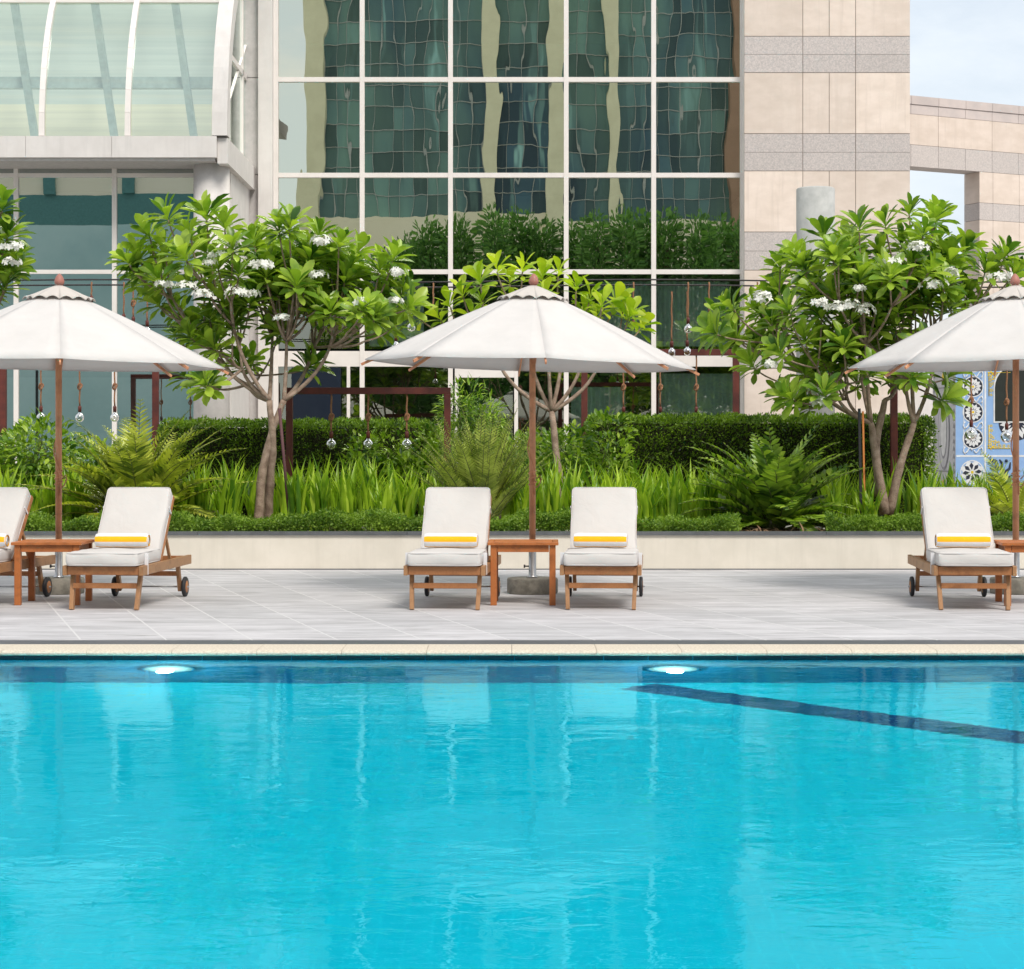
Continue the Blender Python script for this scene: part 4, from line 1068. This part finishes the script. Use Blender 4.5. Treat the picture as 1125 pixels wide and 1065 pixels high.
# concrete pier left of the glass
m = MB(); m.box2((PX(285.5, FY), FY-.25, .46), (fx[0]-FW/2, FY+.2, fz[-1])); part('pilaster', m, M['pier'], hb)
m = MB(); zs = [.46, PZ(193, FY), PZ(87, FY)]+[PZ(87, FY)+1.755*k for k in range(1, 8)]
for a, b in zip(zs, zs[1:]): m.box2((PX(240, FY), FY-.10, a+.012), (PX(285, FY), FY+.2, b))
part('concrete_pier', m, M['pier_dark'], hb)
# ---- barrel vault bay
BY = 32.5; BR = 3.88; BX1 = PX(235, BY); BZ = PZ(150, BY); CYb = BY+BR
def arc(u, r=BR): a = u*PI/2; return CYb-r*math.cos(a), BZ+r*math.sin(a)
ribx = [BX1-1.415*k for k in range(0, 7)]
n = 16
for k, x in enumerate(ribx[1:]):
    m = MB()
    for i in range(n):
        y0, z0 = arc(i/n, BR+.03); y1, z1 = arc((i+1)/n, BR+.03); m.beam((x, y0, z0), (x, y1, z1), .075, .09, up=(1, 0, 0))
    part('vault_rib', m, M['frame'], hb)
m = MB()   # end arch, a wide pale band
xa, xb = BX1-.02, PX(250.5, BY)+.0
prof = []
for i in range(n):
    y0, z0 = arc(i/n, BR+.10); y1, z1 = arc((i+1)/n, BR+.10); y2, z2 = arc((i+1)/n, BR-.22); y3, z3 = arc(i/n, BR-.22)
    vs = [(xa, y0, z0), (xa, y1, z1), (xa, y2, z2), (xa, y3, z3), (xb, y0, z0), (xb, y1, z1), (xb, y2, z2), (xb, y3, z3)]
    m.add(vs, [(0, 1, 5, 4), (3, 7, 6, 2), (0, 3, 2, 1), (4, 5, 6, 7)], 0, False)
part('end_arch', m, M['pier'], hb)
for u in (0.43, .75):
    y, z = arc(u, BR+.02); m = MB(); m.box2((ribx[-1], y-.04, z-.05), (BX1-.02, y+.04, z+.05)); part('vault_purlin', m, M['frame'], hb)
for k in range(len(ribx)-1):
    m = MB(); vs = []; x0, x1 = ribx[k+1]+.04, ribx[k]-.04-(.0 if k else .0)
    for i in range(n+1):
        y, z = arc(i/n, BR); vs += [(x0, y, z), (x1, y, z)]
    m.add(vs, [(2*i, 2*i+1, 2*i+3, 2*i+2) for i in range(n)], 0, True); part('vault_pane', m, M['glass_barrel'], hb)
# fascia and soffit
m = MB()
for k in range(len(ribx)-1):
    m.box2((ribx[k+1]+.003-.25, BY-.10, PZ(174, BY)), ((ribx[k]-.25 if k else BX1+.06)-.003, BY+.2, BZ-.01))
m.box2((BX1+.061, BY-.02, PZ(180, BY)), (PX(250.5, BY), BY+.32, BZ-.03))
part('fascia', m, M['pier'], hb)
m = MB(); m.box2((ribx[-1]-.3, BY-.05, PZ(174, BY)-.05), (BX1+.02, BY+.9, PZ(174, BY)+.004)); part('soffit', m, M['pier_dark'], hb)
m = MB(); m.box2((BX1+.02, BY+.32, BZ-.45), (PX(250.5, BY), FY-.1, BZ-.03)); part('side_beam', m, M['pier'], hb)
# glazed end of the vault
xe = BX1+.06; m = MB(); vs = [(xe, CYb, BZ)]
for i in range(n+1): y, z = arc(i/n, BR-.2); vs.append((xe, y, z))
m.add(vs, [(0, i+1, i+2) for i in range(n)], 0); part('end_pane', m, M['glass_barrel'], hb)
m = MB(); m.beam((xe, arc(.06)[0]+.1, BZ+.05), (xe, CYb-.3, BZ+2.3), .03, .045, up=(1, 0, 0)); m.box2((xe-.03, BY+.5, BZ+1.55), (xe+.03, CYb-.5, BZ+1.65)); m.box2((xe-.03, CYb-1.0, BZ-.02), (xe+.03, CYb-.92, BZ+3.4)); m.box2((xe-.03, BY+.25, BZ-.03), (xe+.03, FY-.1, BZ+.06))
part('end_frame', m, M['frame'], hb)
# inside of the vault: floor slab, back wall with pale blinds, leaning struts and a tie beam
m = MB(); m.box2((ribx[-1], BY+.25, BZ-.35), (BX1-.05, FY, BZ-.3), 0); m.box2((ribx[-1], FY-.2, BZ-.3), (BX1-.05, FY-.1, BZ+1.1), 1); m.box2((ribx[-1], FY-.2, BZ+1.1), (BX1-.05, FY-.1, BZ+4.2), 2)
part('vault_interior', m, [M['cream_blind'], M['cream_blind'], simple('pale_green_wall', (.72, .78, .76), (.60, .68, .67), 1.2, .8, stretch=(.15, 1, 7))], hb)
for x in ribx[1:]:
    m = MB(); m.beam((x+.75, FY-.8, BZ-.3), (x+.40, FY-1.3, BZ+2.7), .14, .12, up=(1, 0, 0)); part('vault_strut', m, simple_cached('blue_grey_steel', (.44, .55, .55)), hb)
m = MB(); m.box2((ribx[-1], FY-1.0, BZ+1.25), (BX1-.05, FY-.85, BZ+1.45)); part('tie_beam', m, simple_cached('blue_grey_steel', (.44, .55, .55)), hb)
# ---- recessed glazing under the vault
LY = 33.4; lx = [PX(18-108*k, LY) for k in range(4, -1, -1)]+[PX(126, LY), PX(232, LY)]
lz = [.46, PZ(299, LY), PZ(193, LY), PZ(180, LY)+.05]
m = MB()
for x in lx[:-1]: m.box2((x-.04, LY-.04, .46), (x+.04, LY+.06, lz[-1]))
for z in lz[1:3]:
    for a, b in zip(lx, lx[1:]): m.box2((a+.04, LY-.035, z-.035), (b-.04, LY+.05, z+.035))
part('bay_window_frame', m, M['frame'], hb, None, .004)
for a, b in zip(lx, lx[1:]):
    for z0, z1 in zip(lz, lz[1:]): pane(a+.04, b-.04, z0+.035, z1-.035, LY, M['glass_side'], hb, .0015, .0015)
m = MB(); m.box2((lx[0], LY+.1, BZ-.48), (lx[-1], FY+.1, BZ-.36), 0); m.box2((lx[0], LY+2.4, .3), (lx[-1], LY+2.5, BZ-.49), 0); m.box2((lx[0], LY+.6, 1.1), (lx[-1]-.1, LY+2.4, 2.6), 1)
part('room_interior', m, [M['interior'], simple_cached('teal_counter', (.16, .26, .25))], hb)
m = MB(); m.box2((PX(233, LY), LY+.05, .46), (PX(253, LY), FY-.1, BZ-.45)); part('side_wall', m, M['pier'], hb)
m = MB(); m.lathe([(.30, 0), (.30, PZ(182, 33)-.46)], 40, (PX(232.5, 33.0), 33.0, .46)); part('column', m, simple('column_concrete', (.66, .625, .60), (.57, .54, .52), 6, .9, .3, .003), hb)

# ---- freestanding concrete post before the stone wall
cp = MB(); cp.lathe([(.32, -5.3), (.32, -.02), (.30, 0), (0, 0)], 44); o = cp.build('concrete_post', simple('flue_concrete', (.50, .50, .48), (.40, .405, .39), 5, .9, .4, .004)); o.location = (PX(896, 33), 33, PZ(207, 33)); tag(o, 'round grey concrete post in front of the banded stone wall', 'post')

# ---- gateway wall on the right
gA = Vector((PX(1000, 45), 45, 0)); gB = Vector((12.06, 46.45, 0)); gu = (gB-gA).normalized(); gn = Vector((gu.y, -gu.x, 0))
gw = empty('stone_gateway', (gA.x, gA.y, .46), 0, 'tall banded stone gateway wall with a rectangular opening to the sky', 'gateway')
m = MB(); mats = [M['beige_stone'], simple('pale_granite', (.60, .54, .51), (.47, .43, .41), 30, .8, island=.05), simple('pinkish_stone', (.60, .52, .49), (.52, .46, .44), 3, .8, island=.05)]
def gbox(u0, u1, z0, z1, mi, d0=0.0, d1=.55):
    c = gA+gu*((u0+u1)/2)-gn*((d0+d1)/2); a = math.atan2(gu.y, gu.x)
    m.box((c.x, c.y, (z0+z1)/2), (u1-u0-.008, d1-d0, z1-z0-.008), mi, Matrix.Rotation(a, 3, 'Z'))
def uof(px):   # where a sight line through px meets the wall's front
    k = (px-CX)/F; return (k*gA.y-gA.x)/(gu.x-k*gu.y)
uo = uof(1076); us = [-7+.78*i for i in range(26)]
for a, b in zip(us, us[1:]):
    gbox(a, b, 9.22, 9.42, 2, -.02); gbox(a, b, 9.0, 9.22, 2)
for a, b in zip(us[::2], us[2::2]): gbox(a, b, 8.3, 9.0, 0)
for a, b in zip(us, us[1:]): gbox(a, b, 7.8, 8.3, 1)
pz = [(7.08, 7.8, 0), (6.68, 7.08, 1), (6.02, 6.68, 0), (5.6, 6.02, 1), (4.9, 5.6, 0), (4.5, 4.9, 1), (3.8, 4.5, 0), (3.4, 3.8, 1), (.4, 3.4, 0)]
for z0, z1, k in pz:
    u = uo
    for w_ in (.40, .78, .78, .78, .78, .78, .78): gbox(u, u+w_, z0, z1, k); u += w_
    gbox(-7, -.6, z0, z1, k)
part('banded_masonry', m, mats, gw)

# far low wall closing the terrace
m = MB()
for i in range(30): m.box2((-60+i*4, 62, .4), (-60+(i+1)*4-.01, 62.4, 3.6))
o = m.build('boundary_wall', M['pier']); tag(o, 'pale low boundary wall far behind the gateway', 'wall')

# ---- painted kiosk
KY = 31.0; kx0, kx1 = PX(1050, KY), PX(1050, KY)+3.4; kz0, kz1 = .46, PZ(386, KY)
kk = empty('painted_kiosk', ((kx0+kx1)/2, KY+.9, kz0), 0, 'blue kiosk painted with white and black rosettes and yellow corner ornaments', 'kiosk')
m = MB(); m.box2((kx0+.01, KY+.012, kz0), (kx1, KY+1.75, kz1)); part('body', m, M['kgrey'], kk, None, .01)
m = MB(); m.box2((kx0, KY, kz0+.1), (kx1, KY+.01, kz1-.02)); fp = part('front_panel', m, M['kblue'], kk)
m = MB(); m.box2((kx0-.08, KY-.12, kz1+.001), (kx1+.08, KY+1.8, kz1+.07)); part('roof', m, M['kwhite'], kk)
def K(px, py): return Vector((PX(px, KY), KY, PZ(py, KY)))
u1 = KY/F   # metres per photo pixel
w_ = MB()
def wbox(x0, y0, x1, y1, mi=0, lift=.004):
    a, b = K(x0, y0), K(x1, y1); w_.box2((a.x, KY-lift, b.z), (b.x, KY-.0005, a.z), mi)
wbox(1081.5, 388, 1083.3, 560); wbox(1058.5, 388, 1059.3, 498); wbox(1050.5, 500.2, 1150, 502.2); wbox(1079.3, 388, 1080, 498)
part('border_lines', w_, M['kwhite'], kk, fp)
def rosette(cx, cy, r, star=False):
    m = MB(); c = K(cx, cy); r *= u1
    def ring(r0, r1, lift, mi, n=32, jag=0):
        vs = []
        for k in range(n):
            a = 2*PI*k/n; j = 1+jag*(1 if k % 2 else -1)
            vs += [(c.x+r0*math.cos(a), KY-lift, c.z+r0*math.sin(a)), (c.x+r1*j*math.cos(a), KY-lift, c.z+r1*j*math.sin(a))]
        m.add(vs, [(2*k, 2*k+1, 2*((k+1) % n)+1, 2*((k+1) % n)) for k in range(n)], mi)
    ring(.001, r, .003, 1 if not star else 0, 32 if not star else 16, .0 if not star else .14)
    for k in range(12 if not star else 8):
        a = 2*PI*k/(12 if not star else 8)+.1; d = Vector((math.cos(a), 0, math.sin(a))); p = Vector((-d.z, 0, d.x)); o = Vector((c.x, KY-.005, c.z))
        m.add([o+d*r*.22, o+d*r*.62+p*r*.19, o+d*r*.90, o+d*r*.62-p*r*.19], [(0, 1, 2, 3)], 0 if not star else 1)
    ring(r*.001, r*.24, .0065, 0); ring(.0005, r*.13, .008, 2, 16)
    ring(r*1.0, r*1.10, .0045, 0)
    part('rosette', m, [M['kwhite'], M['kblack'], M['kyellow']], kk, fp)
for cy in (398, 425, 453, 482): rosette(1069, cy, 10.5)
rosette(1068, 519, 12, True); rosette(1068, 548, 12, True)
# white scrolls between the rosettes
for cy in (411.5, 439, 467.5, 495):
    m = MB()
    for sx in (-1, 1):
        pts = [K(1069+sx*(1+7.5*t), cy+2.6*math.sin(t*PI*1.6)*(1 if sx > 0 else -1))+Vector((0, -.006, 0)) for t in [i/8 for i in range(9)]]; m.tube(pts, .011, 5)
        m.tube([K(1069+sx*8.6, cy-4+8*t)+Vector((sx*.03*math.sin(t*PI), -.006, 0)) for t in [i/6 for i in range(7)]], .009, 5)
    part('scroll', m, M['kwhite'], kk, fp)
# arched window
wx0, wx1, wyb, wyt = 1093, 1141, 463, 401
def arch(inset, lift, n=14):
    pts = [K(wx0+inset, wyb-inset)]
    r = 24-inset; cx_ = (wx0+wx1)/2
    for i in range(n+1):
        a = PI-PI*i/n; pts.append(K(cx_+r*math.cos(a), 426-r*1.02*math.sin(a)))
    pts.append(K(wx1-inset, wyb-inset)); return [p+Vector((0, -lift, 0)) for p in pts]
m = MB(); m.poly(arch(-1.6, .008)[::-1], 0, .007); m.poly(arch(0, .012)[::-1], 1, .003)
part('serving_window', m, [M['kwhite'], simple_cached('dark_kiosk_opening', (.02, .025, .02))], kk)
m = MB()   # half-round petal fan below the window
c = K(1117, 464); 
vs = [Vector((c.x, KY-.004, c.z))]+[Vector((c.x+20*u1*math.cos(a), KY-.004, c.z+20*u1*math.sin(a))) for a in [PI+PI*i/20 for i in range(21)]]
m.poly(vs, 1)
for k in range(9):
    a = PI+PI*(k+.5)/9; d = Vector((math.cos(a), 0, math.sin(a))); p = Vector((-d.z, 0, d.x)); o = Vector((c.x, KY-.007, c.z)); rr = 20*u1
    m.add([o+d*rr*.35, o+d*rr*.7+p*rr*.13, o+d*rr*.95, o+d*rr*.7-p*rr*.13], [(0, 1, 2, 3)], 0)
part('petal_fan', m, [M['kwhite'], M['kblack']], kk, fp)
def filigree(x, y, sy_):
    m = MB()
    for (a, b, r) in ((0, 0, 3), (5, 0, 2.2), (0, 6, 2.4), (10, 1, 2.0), (0, 12, 2.2), (5, 5, 2.4), (15, 1, 1.7), (1, 18, 1.9), (3, 10, 1.5), (9, 5, 1.4), (20, 1, 1.3), (1, 23, 1.4)):
        o = K(x+a, y-sy_*b)
        for k in range(5):
            t = 2*PI*k/5+a; d = Vector((math.cos(t), 0, math.sin(t))); p = Vector((-d.z, 0, d.x)); q = Vector((o.x, KY-.006, o.z)); rr = r*u1*1.25
            m.add([q+d*rr*.15, q+d*rr*.6+p*rr*.3, q+d*rr, q+d*rr*.6-p*rr*.3], [(0, 1, 2, 3)], 0)
    m.tube([K(x-1.5, y-sy_*24)+Vector((0, -.006, 0)), K(x-1.5, y+sy_*1.5)+Vector((0, -.006, 0)), K(x+22, y+sy_*1.5)+Vector((0, -.006, 0))], .008, 5)
    part('corner_ornament', m, M['kyellow'], kk, fp)
filigree(1088, 491, 1); filigree(1088, 411, -1)
m = MB()   # navy brush lettering
for st in (((1086, 509), (1089, 505), (1094, 507), (1096, 513), (1092, 517), (1088, 514)), ((1098, 505), (1101, 509), (1100, 516), (1104, 519), (1109, 515), (1110, 508)), ((1086, 520), (1092, 524), (1100, 522), (1106, 526), (1112, 522)), ((1104, 506), (1107, 507)), ((1095, 527), (1099, 531), (1108, 530)), ((1113, 505), (1117, 512), (1114, 519)), ((1087, 528), (1090, 533), (1094, 530))):
    pts = [K(*p)+Vector((0, -.006, 0)) for p in st]; fine = []
    for i in range(len(pts)-1):
        for k in range(4): fine.append(pts[i].lerp(pts[i+1], k/4))
    fine.append(pts[-1]); n_ = len(fine); m.tube(fine, [.008+.018*math.sin(PI*(i+.5)/n_) for i in range(n_)], 6)
part('painted_lettering', m, M['kblack'], kk, fp)
# pale side wall with an oval medallion
m = MB(); xs = kx0+.004; ym = KY+.88
def sidepoly(pts, mi, lift): m.poly([Vector((xs-lift, ym+a, z)) for a, z in pts], mi)
def oval(a, b, zc, n=28): return [(a*math.cos(2*PI*k/n), zc+b*math.sin(2*PI*k/n)) for k in range(n)]
for zc in (1.35, ):
    sidepoly(oval(.42, .62, zc+.3), 1, .002); sidepoly(oval(.38, .58, zc+.3), 0, .004); sidepoly(oval(.26, .44, zc+.3), 1, .006); sidepoly(oval(.22, .40, zc+.3), 2, .008)
for a, z in ((0, 2.55), (0, .80)):
    sidepoly([(-.14, z), (0, z-.1), (.14, z), (0, z+.1)], 3, .004)
for zz in (.66, 1.0, 2.35, 2.75): sidepoly([(-.80, zz), (.80, zz), (.80, zz+.02), (-.80, zz+.02)], 1, .003)
for zz in [.5+.12*i for i in range(20)]:
    for a in (-.78, .66): sidepoly([(a, zz), (a+.12, zz), (a+.06, zz+.08)], 1, .0025)
part('side_pattern', m, [M['kgrey'], M['kline'], M['kwhite'], M['kyellow']], kk)

# ================================================================== what the glass mirrors, across the pool
TY = -60.0; S2 = F/(2*FY-TY)     # photo px per metre at the mirrored tower
def TX(px): return (px-CX)/S2
ot = empty('office_tower', (0, TY, 0), 0, 'mirrored glass office tower with pale stone columns, seen only in the facade reflections', 'building')
m = MB(); W = .86; H_ = 1.50; rnd = random.Random(4)
zc0 = HC+(490-240)/S2
for j in range(26):
    x = TX(360)
    while x < TX(830):
        m.add([(x, TY-.02, zc0+H_*j), (x, TY-.02, zc0+H_*(j+1)), (x+W, TY-.02, zc0+H_*(j+1)), (x+W, TY-.02, zc0+H_*j)], [(0, 1, 2, 3)], 0); x += W
part('glass_wall', m, M['tower_glass'], ot)
m = MB(); x = TX(360)
while x < TX(830): m.box2((x-.022, TY-.015, zc0), (x+.022, TY+.06, zc0+39)); x += W
for j in range(27): m.box2((TX(360), TY-.015, zc0+H_*j-.025), (TX(830), TY+.05, zc0+H_*j+.025))
part('mullion_grid', m, M['tower_frame'], ot)
m = MB()
for a, b in ((338, 360), (530, 547), (600, 619), (669, 684)): m.box2((TX(a), TY+.1, 0), (TX(b), TY+1.0, zc0+39))
part('stone_column', m, M['tower_stone'], ot)
m = MB(); m.box2((TX(801), TY+.1, 0), (TX(900), TY+1.4, zc0+39)); part('brown_pier', m, M['tower_brown'], ot)
m = MB(); m.box2((TX(360), TY-.3, 0), (TX(801), TY+.6, zc0)); part('podium', m, M['tower_cream'], ot)
m = MB(); m.box2((TX(340), TY-20, 0), (TX(1500), TY-.5, zc0+39)); part('wall', m, M['pier_dark'], ot)
# plain teal block further left (seen in the windows under the vault)
tb2 = empty('teal_office_block', (TX(-80), -66, 0), 0, 'plain teal glass office block, seen only in the left window reflections', 'building')
m = MB()
for zz0, zz1, mi in ((0, 15.2, 0), (15.2, 17.1, 1), (17.1, 24, 2)):
    m.box2((-60, -58, zz0), (-16.7, -57, zz1), mi)
part('wall', m, [simple('pale_teal_glass', (.60, .78, .74), (.40, .60, .58), .12, .4), simple_cached('dark_teal_glass', (.10, .27, .25)), M['tower_cream']], tb2)
m = MB()
for x in [-58.9+4.9*k for k in range(9)]: m.box2((x, -56.99, 17.1), (x+.8, -56.7, 24))
part('dark_fin', m, simple_cached('dark_teal_glass', (.10, .27, .25)), tb2)
m = MB(); m.box2((-60, -75, 24.01), (-16.7, -57, 25)); part('roof', m, M['pier_dark'], tb2)
# evergreens
S3 = F/(2*FY+30)
def evergreen(px, h, wd, seed):
    x = (px-CX)/S3; t = empty('evergreen_tree', (x, -30+rnd.uniform(-1.5, 1.5), 0), 0, 'bushy evergreen tree seen only in the facade reflections', 'tree', 'evergreens mirrored in the facade')
    rng = np.random.default_rng(seed); m = MB(); m.tube([(0, 0, 0), (.05, 0, h*.5), (0, .05, h*.95)], [.16, .1, .02], 8); pos = []; ds = []
    for k in range(26):
        z = h*(.25+.75*k/26); r = wd*(1-(k/26)**2*.85); a = k*2.4; c = np.array([math.cos(a)*r*rng.uniform(.3, .8), math.sin(a)*r*.6, z])
        m.tube([(0, 0, z-.6), tuple(c*.9)], [.05, .02], 5)
        d = randdir(210, rng); pos.append(c+d*rng.uniform(.3, .85, 210)[:, None]*np.array([1, 1, 1.2])); ds.append(d)
    pos = np.concatenate(pos); ds = np.concatenate(ds)+[0, 0, .6]
    m.build('trunk', M['bark_dark'], t); V, Q = scatter(L_OVAL, pos, frames(ds, randdir(len(pos), rng)), rng.uniform(.16, .34, len(pos))); link('crown', arr_mesh('crown', V, Q, M['evergreen']), t)
for i, (px, top) in enumerate(((455, 262), (478, 250), (508, 246), (545, 250), (575, 247), (600, 252), (634, 244), (655, 238), (688, 243), (712, 240), (735, 236), (770, 250), (797, 248), (820, 246), (428, 285), (395, 290))):
    evergreen(px, HC+(490-top)/S3+rnd.uniform(-.4, .3), 1.15, 300+i)

# ================================================================== light, sky, camera
W_ = bpy.data.worlds.new('World'); SC.world = W_; W_.use_nodes = True; nt = W_.node_tree; nt.nodes.clear()
ow = nt.nodes.new('ShaderNodeOutputWorld'); bg = nt.nodes.new('ShaderNodeBackground'); bg.inputs[1].default_value = .108
SUN_EL, SUN_AZ = R(50), R(152)   # azimuth measured from +Y clockwise
sk = nt.nodes.new('ShaderNodeTexSky'); sk.sky_type = 'NISHITA'; sk.sun_disc = False; sk.sun_elevation = SUN_EL; sk.sun_rotation = SUN_AZ; sk.dust_density = 2.5; sk.ozone_density = 1
tc = nt.nodes.new('ShaderNodeTexCoord'); mp = nt.nodes.new('ShaderNodeMapping'); mp.inputs['Scale'].default_value = (1, 1, 3.2); nt.links.new(tc.outputs['Generated'], mp.inputs[0])
cf = noise(nt, mp.outputs[0], 3.2, 7, .6, .42, .66, .5)
mr = nt.nodes.new('ShaderNodeMapRange'); mr.inputs[3].default_value = .70; mr.inputs[4].default_value = 1.0; nt.links.new(cf, mr.inputs[0])
veil = mixc(nt, (5.9, 6.35, 6.75), (7.9, 7.4, 7.0), noise(nt, mp.outputs[0], 6, 5, .55, .52, .66))
cc = mixc(nt, sk.outputs[0], veil, mr.outputs[0]); nt.links.new(cc, bg.inputs[0]); nt.links.new(bg.outputs[0], ow.inputs[0])
sl = bpy.data.lights.new('sun', 'SUN'); sl.energy = 2.0; sl.angle = R(20); sl.color = (1, .95, .87)
so = bpy.data.objects.new('sun', sl); COL.objects.link(so)
dv = Vector((math.sin(SUN_AZ)*math.cos(SUN_EL), math.cos(SUN_AZ)*math.cos(SUN_EL), math.sin(SUN_EL)))
so.rotation_euler = (-dv).to_track_quat('-Z', 'Y').to_euler()

cam = bpy.data.cameras.new('camera'); co = bpy.data.objects.new('camera', cam); COL.objects.link(co); SC.camera = co
co.location = (0, 0, HC); co.rotation_euler = (PI/2, 0, 0)
cam.sensor_width = 36; cam.lens = F/1125*36; cam.shift_x = 0; cam.shift_y = -(532.5-HY)/1125; cam.clip_end = 2000; cam.clip_start = .05
SC.view_settings.view_transform = 'Standard'; SC.view_settings.look = 'None'; SC.view_settings.exposure = .54; SC.view_settings.gamma = 1
SC.cycles.max_bounces = 12; SC.cycles.transparent_max_bounces = 16; SC.cycles.transmission_bounces = 10; SC.cycles.diffuse_bounces = 5; SC.cycles.glossy_bounces = 5
SC.cycles.use_denoising = True; SC.cycles.sample_clamp_indirect = 8; SC.cycles.blur_glossy = .3
